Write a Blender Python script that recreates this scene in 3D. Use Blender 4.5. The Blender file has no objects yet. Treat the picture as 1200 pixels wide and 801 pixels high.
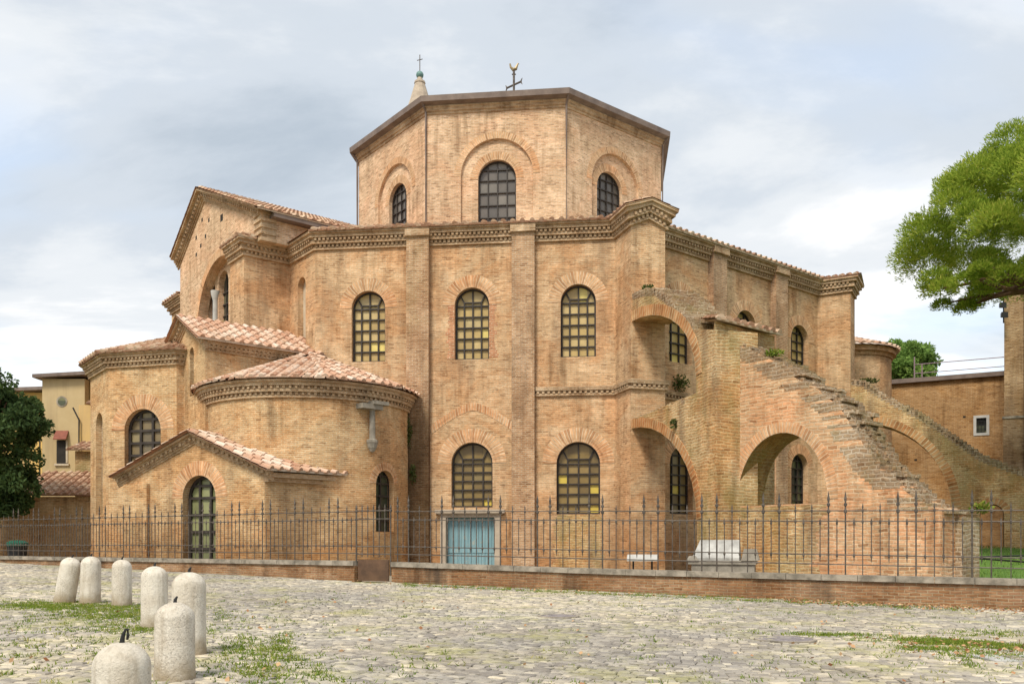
import bpy, bmesh, math, random
import numpy as np
from mathutils import Vector
from mathutils.geometry import tessellate_polygon

random.seed(7)
rng = np.random.default_rng(11)
S = bpy.context.scene
COL = S.collection
PI = math.pi

# ------------------------------------------------------------ camera, sky, sun, exposure
cam = bpy.data.cameras.new('camera')
cam.sensor_width = 36.0
cam.lens = 30.9
cam.shift_y = 0.198
cam.clip_start = 0.1
cam.clip_end = 4000
camo = bpy.data.objects.new('camera', cam)
camo.location = (0, 0, 1.5)
camo.rotation_euler = (PI / 2, 0, 0)
COL.objects.link(camo)
S.camera = camo

SUN_AZ = math.atan2(-0.42, -0.90)
SUN_EL = math.radians(52)
world = bpy.data.worlds.new('World')
S.world = world
world.use_nodes = True
wn = world.node_tree
wn.nodes.clear()
wout = wn.nodes.new('ShaderNodeOutputWorld')
wbg = wn.nodes.new('ShaderNodeBackground')
wbg.inputs['Strength'].default_value = 0.13
sky = wn.nodes.new('ShaderNodeTexSky')
sky.sky_type = 'NISHITA'
sky.sun_disc = False
sky.sun_elevation = SUN_EL
sky.sun_rotation = SUN_AZ
sky.air_density = 1.2
sky.dust_density = 2.0
geo = wn.nodes.new('ShaderNodeTexCoord')
sep = wn.nodes.new('ShaderNodeSeparateXYZ')
wn.links.new(geo.outputs['Generated'], sep.inputs[0])


def wmath(op, a, b, clamp=False):
    n = wn.nodes.new('ShaderNodeMath')
    n.operation = op
    n.use_clamp = clamp
    for i, v in enumerate((a, b)):
        if isinstance(v, (int, float)):
            n.inputs[i].default_value = v
        else:
            wn.links.new(v, n.inputs[i])
    return n.outputs[0]


den = wmath('ADD', wmath('MAXIMUM', sep.outputs[2], 0.0), 0.22)
cx = wmath('DIVIDE', sep.outputs[0], den)
cy = wmath('DIVIDE', sep.outputs[1], den)
cmb = wn.nodes.new('ShaderNodeCombineXYZ')
wn.links.new(cx, cmb.inputs[0])
wn.links.new(cy, cmb.inputs[1])
cmb.inputs[2].default_value = 3.7


def wnoise(scale, detail, rough, loc, sc=(1, 1, 1)):
    mp = wn.nodes.new('ShaderNodeMapping')
    mp.inputs['Location'].default_value = loc
    mp.inputs['Scale'].default_value = sc
    wn.links.new(cmb.outputs[0], mp.inputs[0])
    nz = wn.nodes.new('ShaderNodeTexNoise')
    nz.inputs['Scale'].default_value = scale
    nz.inputs['Detail'].default_value = detail
    nz.inputs['Roughness'].default_value = rough
    nz.inputs['Distortion'].default_value = 0.25
    wn.links.new(mp.outputs[0], nz.inputs[0])
    return nz.outputs['Fac']


def wramp(fac, stops):
    r = wn.nodes.new('ShaderNodeValToRGB')
    r.color_ramp.interpolation = 'EASE'
    el = r.color_ramp.elements
    el[0].position, el[0].color = stops[0][0], (*stops[0][1], 1)
    el[1].position, el[1].color = stops[-1][0], (*stops[-1][1], 1)
    for p, c in stops[1:-1]:
        e = el.new(p)
        e.color = (*c, 1)
    wn.links.new(fac, r.inputs[0])
    return r.outputs[0]


CK = 3.9   # cloud radiance on the sky texture's own scale
cl = wramp(wnoise(0.85, 9, 0.58, (5.3, 1.9, 0), (1, 1.5, 1)),
           [(0.27, (0.40 * CK, 0.46 * CK, 0.53 * CK)), (0.42, (0.55 * CK, 0.60 * CK, 0.66 * CK)),
            (0.50, (0.68 * CK, 0.71 * CK, 0.74 * CK)), (0.58, (0.86 * CK, 0.86 * CK, 0.86 * CK))])
hole = wramp(wnoise(0.8, 4, 0.5, (7.3, 5.1, 0), (1, 1.8, 1)), [(0.50, (0, 0, 0)), (0.70, (0.35, 0.35, 0.35))])
wmix = wn.nodes.new('ShaderNodeMixRGB')
wn.links.new(hole, wmix.inputs[0])
wn.links.new(cl, wmix.inputs[1])
wn.links.new(sky.outputs[0], wmix.inputs[2])
wn.links.new(wmix.outputs[0], wbg.inputs['Color'])
wn.links.new(wbg.outputs[0], wout.inputs['Surface'])

sl = bpy.data.lights.new('sun', 'SUN')
sl.energy = 1.5
sl.angle = math.radians(15)
sl.color = (1.0, 0.92, 0.78)
so = bpy.data.objects.new('sun', sl)
COL.objects.link(so)
sd = Vector((math.sin(SUN_AZ) * math.cos(SUN_EL), math.cos(SUN_AZ) * math.cos(SUN_EL), math.sin(SUN_EL)))
so.rotation_euler = (-sd).to_track_quat('-Z', 'Y').to_euler()
so.location = (-30, -30, 60)

S.view_settings.view_transform = 'Standard'
S.view_settings.look = 'None'
S.view_settings.exposure = 1.32
S.view_settings.gamma = 1.0
S.view_settings.use_curve_mapping = False


# ------------------------------------------------------------ materials
class NT:
    def __init__(s, name):
        s.m = bpy.data.materials.new(name)
        s.m.use_nodes = True
        s.t = s.m.node_tree
        s.b = s.t.nodes['Principled BSDF']

    def n(s, typ, **kw):
        nd = s.t.nodes.new('ShaderNode' + typ)
        for k, v in kw.items():
            setattr(nd, k, v)
        return nd

    def link(s, a, b):
        s.t.links.new(a, b)

    def setin(s, nd, i, v):
        if hasattr(v, 'is_linked') or hasattr(v, 'links'):
            s.link(v, nd.inputs[i])
        else:
            nd.inputs[i].default_value = v

    def uv(s):
        return s.n('TexCoord').outputs['UV']

    def pos(s):
        return s.n('NewGeometry').outputs['Position']

    def obj(s):
        return s.n('TexCoord').outputs['Object']

    def mapping(s, v, sc=(1, 1, 1), loc=(0, 0, 0)):
        mp = s.n('Mapping')
        mp.inputs['Scale'].default_value = sc
        mp.inputs['Location'].default_value = loc
        s.link(v, mp.inputs[0])
        return mp.outputs[0]

    def noise(s, v, scale, detail=3, rough=0.5, dist=0.0):
        nz = s.n('TexNoise')
        nz.inputs['Scale'].default_value = scale
        nz.inputs['Detail'].default_value = detail
        nz.inputs['Roughness'].default_value = rough
        nz.inputs['Distortion'].default_value = dist
        s.link(v, nz.inputs['Vector'])
        return nz.outputs['Fac']

    def mr(s, v, a, b, c, d):
        r = s.n('MapRange')
        s.link(v, r.inputs[0])
        for i, x in enumerate((a, b, c, d)):
            r.inputs[i + 1].default_value = x
        return r.outputs[0]

    def mix(s, f, a, b, mode='MIX'):
        x = s.n('MixRGB', blend_type=mode)
        s.setin(x, 0, f)
        for i, v in ((1, a), (2, b)):
            if isinstance(v, (tuple, list)):
                x.inputs[i].default_value = (*v[:3], 1)
            else:
                s.link(v, x.inputs[i])
        return x.outputs[0]

    def ramp(s, f, stops, interp='LINEAR'):
        r = s.n('ValToRGB')
        r.color_ramp.interpolation = interp
        el = r.color_ramp.elements
        el[0].position, el[0].color = stops[0][0], (*stops[0][1], 1)
        el[1].position, el[1].color = stops[-1][0], (*stops[-1][1], 1)
        for p, c in stops[1:-1]:
            e = el.new(p)
            e.color = (*c, 1)
        s.link(f, r.inputs[0])
        return r.outputs[0]

    def bump(s, h, strength, dist, prev=None):
        b = s.n('Bump')
        b.inputs['Strength'].default_value = strength
        b.inputs['Distance'].default_value = dist
        s.link(h, b.inputs['Height'])
        if prev is not None:
            s.link(prev, b.inputs['Normal'])
        return b.outputs[0]

    def out(s, col, rough=0.9, nrm=None, spec=0.2, metal=0.0):
        if isinstance(col, (tuple, list)):
            s.b.inputs['Base Color'].default_value = (*col[:3], 1)
        else:
            s.link(col, s.b.inputs['Base Color'])
        s.setin(s.b, 'Roughness', rough)
        s.b.inputs['Specular IOR Level'].default_value = spec
        s.b.inputs['Metallic'].default_value = metal
        if nrm is not None:
            s.link(nrm, s.b.inputs['Normal'])
        return s.m


def brick_mat(name, c1, c2, mortar, patch, row=0.082, bw=0.27, ms=0.016, patch_amt=0.75, grime=0.5,
              moss=0.0, grime_col=(0.17, 0.12, 0.08), seed=0.0, warp=0.035, bump=0.7, drip=None, drip_mul=(.22, .19, .15)):
    t = NT(name)
    uv = t.uv()
    wz = t.n('TexNoise')
    wz.inputs['Scale'].default_value = 1.6
    wz.inputs['Detail'].default_value = 3
    t.link(uv, wz.inputs['Vector'])
    sub = t.n('VectorMath', operation='SUBTRACT')
    t.link(wz.outputs['Color'], sub.inputs[0])
    sub.inputs[1].default_value = (.5, .5, .5)
    sc = t.n('VectorMath', operation='SCALE')
    t.link(sub.outputs[0], sc.inputs[0])
    sc.inputs['Scale'].default_value = warp * 3
    ad = t.n('VectorMath', operation='ADD')
    t.link(uv, ad.inputs[0])
    t.link(sc.outputs[0], ad.inputs[1])
    br = t.n('TexBrick')
    br.offset = 0.43
    br.inputs['Scale'].default_value = 1
    br.inputs['Color1'].default_value = (*c1, 1)
    br.inputs['Color2'].default_value = (*c2, 1)
    br.inputs['Mortar'].default_value = (*mortar, 1)
    br.inputs['Mortar Size'].default_value = ms
    br.inputs['Mortar Smooth'].default_value = 0.35
    br.inputs['Bias'].default_value = -0.1
    br.inputs['Brick Width'].default_value = bw
    br.inputs['Row Height'].default_value = row
    t.link(ad.outputs[0], br.inputs['Vector'])
    c = br.outputs['Color']
    b2 = t.n('TexBrick')
    b2.offset = 0.43
    for k_, v_ in (('Scale', 1), ('Mortar Size', ms), ('Mortar Smooth', .35), ('Bias', 0), ('Brick Width', bw), ('Row Height', row)):
        b2.inputs[k_].default_value = v_
    b2.inputs['Color1'].default_value = (0, 0, 0, 1)
    b2.inputs['Color2'].default_value = (1, 1, 1, 1)
    b2.inputs['Mortar'].default_value = (.5, .5, .5, 1)
    t.link(ad.outputs[0], b2.inputs['Vector'])
    c = t.mix(1.0, c, t.ramp(b2.outputs['Color'], [(0, (.55, .48, .43)), (.10, (.74, .66, .60)), (.24, (.93, .91, .88)), (.74, (1.0, 1.0, 1.0)), (.88, (1.10, 1.12, 1.14)), (1, (1.20, 1.25, 1.30))]), 'MULTIPLY')
    p = t.pos()
    st = t.noise(t.mapping(ad.outputs[0], (1.1, 7.0, 1), (seed, seed, 0)), 1.0, 4, 0.7)
    c = t.mix(1.0, c, t.ramp(t.mr(st, .28, .72, 0, 1), [(0, (.74, .70, .66)), (.5, (1, 1, 1)), (1, (1.16, 1.16, 1.15))]), 'MULTIPLY')
    st2 = t.noise(t.mapping(ad.outputs[0], (4.0, 11.0, 1), (seed + 4, seed, 0)), 1.0, 3, 0.7)
    c = t.mix(1.0, c, t.ramp(t.mr(st2, .3, .7, 0, 1), [(0, (.78, .75, .72)), (.6, (1, 1, 1)), (1, (1.12, 1.12, 1.1))]), 'MULTIPLY')
    pm = t.noise(t.mapping(p, (1, 1, 1.25), (seed * 3.1, 0, seed)), 0.42, 7, 0.68, 0.8)
    c = t.mix(t.mr(pm, .45, .58, 0, patch_amt), c, t.mix(1.0, c, patch, 'MULTIPLY'))
    pm2 = t.noise(t.mapping(p, (1, 1, 1), (seed * 1.7 + 9, 5, seed)), 0.75, 5, 0.6, 0.4)
    c = t.mix(t.mr(pm2, .50, .62, 0, .8), c, t.mix(1.0, c, (1.24, 1.28, 1.34), 'MULTIPLY'))
    gm = t.noise(t.mapping(p, (1.3, 1.3, .22), (seed, 2, 3)), 0.9, 5, 0.6)
    sp = t.noise(p, 5.0, 5, 0.72)
    c = t.mix(t.mr(gm, .50, .74, 0, grime), c, grime_col)
    g2 = t.noise(t.mapping(ad.outputs[0], (2.6, .22, 1), (seed, seed + 3, 0)), 1.0, 4, 0.6)
    g3 = t.noise(t.mapping(p, (.35, .35, .5), (seed + 2, 7, seed)), 1.0, 3, .5)
    gg = t.n('Math', operation='MULTIPLY')
    t.link(t.mr(g2, .48, .66, 0, 1), gg.inputs[0])
    t.link(t.mr(g3, .42, .62, 0, .75), gg.inputs[1])
    c = t.mix(gg.outputs[0], c, t.mix(1.0, c, (.52, .47, .42), 'MULTIPLY'))
    c = t.mix(t.mr(sp, .55, .70, 0, .6), c, t.mix(1.0, c, (.45, .40, .36), 'MULTIPLY'))
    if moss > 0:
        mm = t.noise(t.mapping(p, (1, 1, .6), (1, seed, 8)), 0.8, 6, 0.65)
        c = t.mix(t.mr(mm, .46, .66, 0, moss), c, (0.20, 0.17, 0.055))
    if drip:
        sx = t.n('SeparateXYZ')
        t.link(p, sx.inputs[0])
        nz = t.noise(t.mapping(p, (2.2, 2.2, .5)), 1.0, 5, .65)
        am = t.n('Math', operation='MULTIPLY_ADD')
        t.link(nz, am.inputs[0])
        am.inputs[1].default_value = -4.5
        t.link(sx.outputs[2], am.inputs[2])
        c = t.mix(t.mr(am.outputs[0], drip[0] - 2.25, drip[1] - 2.25, .85, 0), c, t.mix(1.0, c, drip_mul, 'MULTIPLY'))
    inv = t.n('Invert')
    t.link(br.outputs['Fac'], inv.inputs['Color'])
    hh = t.mix(0.45, inv.outputs[0], t.mix(1.0, st2, sp, 'ADD'))
    return t.out(c, 0.93, t.bump(hh, bump, 0.03), 0.12)


BK = {}
MORT = (.60, .465, .31)
BK['main'] = brick_mat('brick_warm', (.655, .445, .265), (.515, .31, .165), MORT, (.93, .76, .64), seed=1.3, patch_amt=.8, drip=(.8, 4.2), drip_mul=(.74, .64, .54))
BK['drum'] = brick_mat('brick_pink', (.67, .46, .29), (.595, .38, .225), (.65, .53, .395), (1.05, .86, .78), seed=4.1, grime=.12, patch_amt=.45)
BK['chapel'] = brick_mat('brick_ochre', (.635, .425, .23), (.485, .285, .14), (.62, .505, .33), (.92, .75, .62), seed=7.9, grime=.45, patch_amt=.8, drip=(.8, 3.6), drip_mul=(.74, .62, .50))
BK['old'] = brick_mat('brick_old_yellow', (.615, .42, .215), (.455, .26, .125), (.63, .50, .30), (.85, .66, .50), seed=11.7, row=.105, bw=.29, ms=.024, moss=.55, grime=.8, warp=.08, bump=1.0)
BK['red'] = brick_mat('brick_buttress_orange', (.635, .42, .25), (.52, .30, .165), (.62, .49, .33), (.98, .76, .64), seed=15.3, row=.11, bw=.33, ms=.018, grime=.3, warp=.07)
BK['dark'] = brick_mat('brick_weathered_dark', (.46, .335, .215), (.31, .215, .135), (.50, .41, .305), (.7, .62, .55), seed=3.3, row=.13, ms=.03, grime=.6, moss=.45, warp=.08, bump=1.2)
BK['low'] = brick_mat('brick_low_wall', (.43, .255, .14), (.26, .14, .08), (.44, .34, .225), (.66, .55, .46), seed=19.3, row=.078, bw=.25, ms=.012, grime=.85, grime_col=(.075, .055, .04), warp=.03, bump=1.2)
BK['pil'] = brick_mat('brick_pilaster', (.56, .35, .20), (.44, .25, .135), (.56, .45, .33), (.74, .66, .60), seed=23.0, grime=.6, grime_col=(.16, .12, .085))
BK['pildrip'] = brick_mat('brick_pilaster_dripstained', (.56, .35, .20), (.44, .25, .135), (.56, .45, .33), (.74, .66, .60), seed=23.0, grime=.6, grime_col=(.16, .12, .085), drip=(6.0, 8.6), moss=.2)
BK['house'] = brick_mat('brick_tan', (.46, .27, .12), (.36, .20, .085), (.46, .33, .19), (.85, .75, .62), seed=29.0, grime=.25)
BK['vous'] = brick_mat('brick_voussoir', (.66, .435, .26), (.53, .31, .165), (.64, .51, .36), (1.05, .84, .72), seed=31.0, row=.12, bw=6, ms=.018, grime=.15, warp=.01)
BK['vousold'] = brick_mat('brick_voussoir_old', (.58, .36, .18), (.42, .215, .10), (.58, .45, .28), (.85, .62, .46), seed=33.0, row=.19, bw=6, ms=.03, grime=.3, warp=.02)
BK['corn'] = brick_mat('brick_cornice', (.60, .42, .26), (.46, .305, .185), (.56, .46, .33), (.8, .72, .66), seed=37.0, row=.08, bw=.3, grime=.55, warp=.015)


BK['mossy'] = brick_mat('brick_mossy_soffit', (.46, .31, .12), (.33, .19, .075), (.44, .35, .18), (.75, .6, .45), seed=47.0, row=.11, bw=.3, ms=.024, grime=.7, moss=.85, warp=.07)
BK['tower'] = brick_mat('brick_tower_tan', (.42, .29, .165), (.36, .23, .125), (.42, .32, .21), (.8, .72, .62), seed=53.0, grime=.7, patch_amt=.8)
BK['redb'] = brick_mat('brick_fresh_red', (.52, .235, .12), (.42, .165, .08), (.58, .43, .29), (1.05, .85, .75), seed=41.0, grime=.1, patch_amt=.3)
BK['stain'] = brick_mat('brick_black_stained', (.30, .195, .115), (.17, .11, .065), (.34, .265, .175), (.7, .62, .55), seed=43.0, grime=.85, grime_col=(.045, .035, .022), moss=.35)


def simple_mat(name, c1, c2, scale=4.0, rough=.8, bumpd=.01, bstr=.4, spec=.3, metal=0, stretch=(1, 1, 1), detail=5, lo=.35, hi=.65):
    t = NT(name)
    p = t.mapping(t.pos(), stretch)
    f = t.noise(p, scale, detail, .6)
    c = t.mix(t.mr(f, lo, hi, 0, 1), c1, c2)
    return t.out(c, rough, t.bump(t.noise(p, scale * 4, 4, .6), bstr, bumpd), spec, metal)


def tile_mat(name, stops):
    t = NT(name)
    uv = t.uv()
    sx = t.n('SeparateXYZ')
    t.link(uv, sx.inputs[0])
    c = t.ramp(sx.outputs[0], stops)
    p = t.pos()
    c = t.mix(t.mr(t.noise(p, 3.0, 6, .7), .5, .72, 0, .35), c, (.58, .48, .38))
    c = t.mix(t.mr(t.noise(p, 6.5, 5, .7), .56, .72, 0, .7), c, (.17, .115, .08))
    c = t.mix(t.mr(t.noise(p, 1.1, 5, .6), .52, .75, 0, .5), c, (.26, .20, .12))
    return t.out(c, .9, t.bump(t.noise(p, 22, 4, .7), .5, .015), .12)


M = {}
M['tile'] = tile_mat('terracotta_roof_tile', [(0, (.42, .23, .15)), (.3, (.54, .345, .24)), (.65, (.61, .45, .345)), (1, (.66, .55, .46))])
M['tileold'] = tile_mat('old_terracotta_tile', [(0, (.30, .16, .10)), (.4, (.44, .27, .18)), (.75, (.54, .38, .26)), (1, (.60, .48, .36))])
M['lead'] = simple_mat('dull_brown_lead', (.14, .105, .09), (.22, .17, .145), 1.5, .6, .005, .3)
M['iron'] = simple_mat('weathered_grey_iron', (.06, .05, .042), (.14, .118, .10), 9, .6, .004, .5, .4, .25)
M['ironwin'] = simple_mat('dark_window_iron', (.030, .024, .022), (.055, .045, .038), 3, .55, .003, .3)
M['rust'] = simple_mat('rusty_iron_plate', (.085, .05, .032), (.15, .085, .05), 2.5, .75, .006, .5)
M['stone'] = simple_mat('grey_coping_stone', (.17, .15, .12), (.36, .315, .255), 2.6, .92, .02, .8, lo=.38, hi=.62)
M['marble'] = simple_mat('weathered_marble', (.46, .455, .43), (.27, .265, .25), 1.6, .8, .012, .6, lo=.45, hi=.66)
M['marbledark'] = simple_mat('dark_stained_marble', (.19, .17, .14), (.33, .30, .25), 2.6, .85, .012, .7)
M['white'] = simple_mat('white_enamel', (.50, .50, .48), (.42, .42, .40), 3, .5, .002, .2)
M['plaster'] = simple_mat('pale_plaster', (.55, .47, .36), (.42, .34, .24), 1.5, .9, .01, .5)
M['bark'] = simple_mat('pine_bark', (.10, .055, .035), (.20, .115, .075), 5, .95, .03, 1, stretch=(1, 1, .3))
M['dark'] = simple_mat('dark_recess', (.02, .018, .016), (.035, .03, .025), 2, .9)
M['copper'] = simple_mat('verdigris_copper', (.10, .20, .19), (.17, .29, .27), 5, .6, .003, .3)
M['gilt'] = simple_mat('gilded_metal', (.26, .20, .11), (.36, .28, .16), 5, .45, .003, .3, .5, .5)
M['spire'] = simple_mat('pale_spire_stone', (.50, .42, .33), (.34, .28, .22), 2, .9, .01, .6)
M['earth'] = simple_mat('joint_earth', (.20, .18, .06), (.15, .18, .04), 2.2, 1.0, .03, 1)
M['yard'] = simple_mat('yard_gravel', (.34, .29, .22), (.22, .19, .14), 3, 1.0, .03, 1)
M['lawn'] = simple_mat('lawn_green', (.075, .155, .022), (.11, .20, .035), 1.2, .95, .04, 1)
M['stem'] = simple_mat('plant_stem', (.10, .085, .04), (.07, .07, .03), 4)
M['green'] = simple_mat('green_plastic', (.015, .09, .06), (.02, .12, .08), 3, .45)
M['black'] = simple_mat('black_painted_metal', (.012, .012, .012), (.03, .03, .03), 3, .5)
M['red'] = simple_mat('faded_red_awning', (.26, .09, .06), (.19, .065, .045), 4, .8)
M['scaff'] = simple_mat('purple_grey_steel', (.20, .13, .16), (.30, .22, .24), 4, .5)
M['manhole'] = simple_mat('cast_iron_cover', (.17, .15, .155), (.26, .235, .235), 14, .6, .006, 1)
M['mud'] = simple_mat('dirty_bollard_foot', (.38, .30, .21), (.25, .19, .12), 5, .95)


def plaster_wall(name, c1, c2, stain):
    t = NT(name)
    p = t.pos()
    c = t.mix(t.mr(t.noise(p, .35, 5, .6), .38, .62, 0, 1), c1, c2)
    c = t.mix(t.mr(t.noise(t.mapping(p, (1.2, 1.2, .12)), .8, 5, .6), .5, .75, 0, .75), c, stain)
    return t.out(c, .92, t.bump(t.noise(p, 6, 5, .6), .4, .02), .15)


M['ochre'] = plaster_wall('ochre_plaster', (.66, .44, .15), (.60, .41, .18), (.42, .32, .19))
M['beige'] = plaster_wall('beige_plaster', (.52, .41, .24), (.46, .35, .19), (.27, .20, .125))
M['tower_'] = plaster_wall('tan_render', (.44, .29, .14), (.38, .245, .12), (.30, .21, .13))


def pane_mat(name, stops, rough=.35):
    t = NT(name)
    uv = t.uv()
    fl = t.n('VectorMath', operation='FLOOR')
    t.link(uv, fl.inputs[0])
    w = t.n('TexWhiteNoise', noise_dimensions='2D')
    t.link(fl.outputs[0], w.inputs['Vector'])
    c = t.ramp(w.outputs['Value'], stops, 'CONSTANT')
    p = t.pos()
    c = t.mix(t.mr(t.noise(p, 2.2, 4, .6), .4, .65, 0, .4), c, t.mix(1.0, c, (.6, .58, .55), 'MULTIPLY'))
    return t.out(c, rough, t.bump(t.noise(p, 2.5, 2, .5), .15, .02), .45)


M['pane_hi'] = pane_mat('tan_glass', [(0, (.50, .36, .14)), (.25, (.56, .42, .19)), (.5, (.44, .315, .125)), (.85, (.74, .60, .19)), (.92, (.50, .39, .19))])
M['pane_lo'] = pane_mat('olive_glass', [(0, (.24, .165, .055)), (.25, (.29, .20, .075)), (.5, (.19, .13, .05)), (.8, (.62, .47, .08)), (.88, (.24, .18, .08))])
M['pane_apse'] = pane_mat('brown_glass', [(0, (.20, .15, .08)), (.4, (.27, .22, .12)), (.7, (.15, .12, .075))])
M['pane_drum'] = pane_mat('grey_glass', [(0, (.13, .115, .10)), (.3, (.17, .155, .135)), (.6, (.105, .095, .085)), (.85, (.21, .19, .165))], .3)
M['pane_dark'] = pane_mat('dark_green_glass', [(0, (.045, .055, .035)), (.4, (.075, .085, .05)), (.7, (.035, .04, .03)), (.85, (.16, .16, .08))], .3)
M['pane_porch'] = pane_mat('olive_curtain_glass', [(0, (.20, .21, .10)), (.4, (.28, .29, .14)), (.7, (.17, .18, .09))], .3)


def door_mat():
    t = NT('faded_blue_paint')
    p = t.pos()
    f = t.noise(t.mapping(p, (14, 14, .7)), 1, 5, .6)
    c = t.mix(t.mr(f, .35, .65, 0, 1), (.16, .29, .34), (.24, .38, .42))
    c = t.mix(t.mr(t.noise(p, 5, 6, .75), .56, .66, 0, .8), c, (.36, .37, .32))
    return t.out(c, .75, t.bump(f, .3, .01), .2)


M['door'] = door_mat()


def bollard_mat():
    t = NT('weathered_white_stone')
    p = t.obj()
    pw = t.pos()
    c = t.mix(t.mr(t.noise(pw, 2.5, 5, .6), .4, .65, 0, 1), (.74, .69, .60), (.60, .535, .44))
    speck = t.noise(pw, 48, 6, .85)
    where = t.noise(t.mapping(pw, (1.4, 1.4, .8)), 1.6, 4, .6)
    m1 = t.n('Math', operation='MULTIPLY')
    t.link(t.mr(speck, .50, .62, 0, .8), m1.inputs[0])
    t.link(t.mr(where, .40, .58, .08, .95), m1.inputs[1])
    c = t.mix(m1.outputs[0], c, (.17, .145, .115))
    st = t.noise(t.mapping(pw, (9, 9, .8)), 1.4, 5, .65)
    c = t.mix(t.mr(st, .50, .70, 0, .6), c, (.36, .30, .22))
    sx = t.n('SeparateXYZ')
    t.link(p, sx.inputs[0])
    am = t.n('Math', operation='MULTIPLY_ADD')
    t.link(t.noise(pw, 4, 5, .7), am.inputs[0])
    am.inputs[1].default_value = -.5
    t.link(sx.outputs[2], am.inputs[2])
    c = t.mix(t.mr(am.outputs[0], -.22, .02, .85, 0), c, (.33, .26, .165))
    return t.out(c, .9, t.bump(t.noise(pw, 22, 6, .75), .9, .03), .2)


M['bollard'] = bollard_mat()


def sett_mat():
    t = NT('worn_stone_setts')
    uv = t.uv()
    sx = t.n('SeparateXYZ')
    t.link(uv, sx.inputs[0])
    c = t.ramp(sx.outputs[0], [(0, (.24, .22, .20)), (.3, (.33, .305, .27)), (.6, (.42, .385, .325)), (.82, (.54, .49, .395)), (1, (.62, .555, .44))])
    p = t.pos()
    c = t.mix(t.mr(t.noise(p, .32, 5, .6), .42, .62, 0, .55), c, t.mix(1.0, c, (1.10, 1.03, .91), 'MULTIPLY'))
    c = t.mix(t.mr(t.noise(p, 11, 6, .7), .45, .72, 0, .6), c, t.mix(1.0, c, (.62, .6, .56), 'MULTIPLY'))
    c = t.mix(t.mr(t.noise(p, .55, 8, .78), .50, .63, 0, .5), c, (.32, .31, .09))
    return t.out(c, .86, t.bump(t.noise(p, 16, 6, .7), .8, .02), .25)


M['sett'] = sett_mat()


def leaf_mat(name, stops, trans=.25):
    t = NT(name)
    uv = t.uv()
    sx = t.n('SeparateXYZ')
    t.link(uv, sx.inputs[0])
    c = t.ramp(sx.outputs[0], stops)
    m = t.out(c, .7, None, .15)
    tr = t.n('BsdfTranslucent')
    t.link(c, tr.inputs['Color'])
    mx = t.n('MixShader')
    mx.inputs[0].default_value = trans
    t.link(t.b.outputs[0], mx.inputs[1])
    t.link(tr.outputs[0], mx.inputs[2])
    t.link(mx.outputs[0], t.t.nodes['Material Output'].inputs[0])
    return m


M['pine'] = leaf_mat('pine_needles', [(0, (.10, .17, .018)), (.4, (.26, .37, .045)), (.8, (.42, .50, .07)), (1, (.52, .52, .11))], .5)
M['oak'] = leaf_mat('dark_evergreen_leaves', [(0, (.035, .065, .022)), (.6, (.07, .12, .04)), (1, (.13, .18, .055))], .3)
M['farleaf'] = leaf_mat('bright_tree_leaves', [(0, (.11, .20, .045)), (.6, (.19, .31, .07)), (1, (.28, .40, .10))], .4)
M['weed'] = leaf_mat('weed_blades', [(0, (.10, .18, .02)), (.5, (.17, .24, .03)), (.8, (.27, .29, .05)), (1, (.38, .34, .10))], .3)
M['wallplant'] = leaf_mat('wall_plant_leaves', [(0, (.05, .075, .02)), (.6, (.09, .12, .03)), (1, (.16, .16, .05))], .25)
M['litter'] = leaf_mat('dry_leaf', [(0, (.30, .13, .06)), (.5, (.46, .26, .14)), (1, (.58, .40, .22))], .15)


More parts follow.
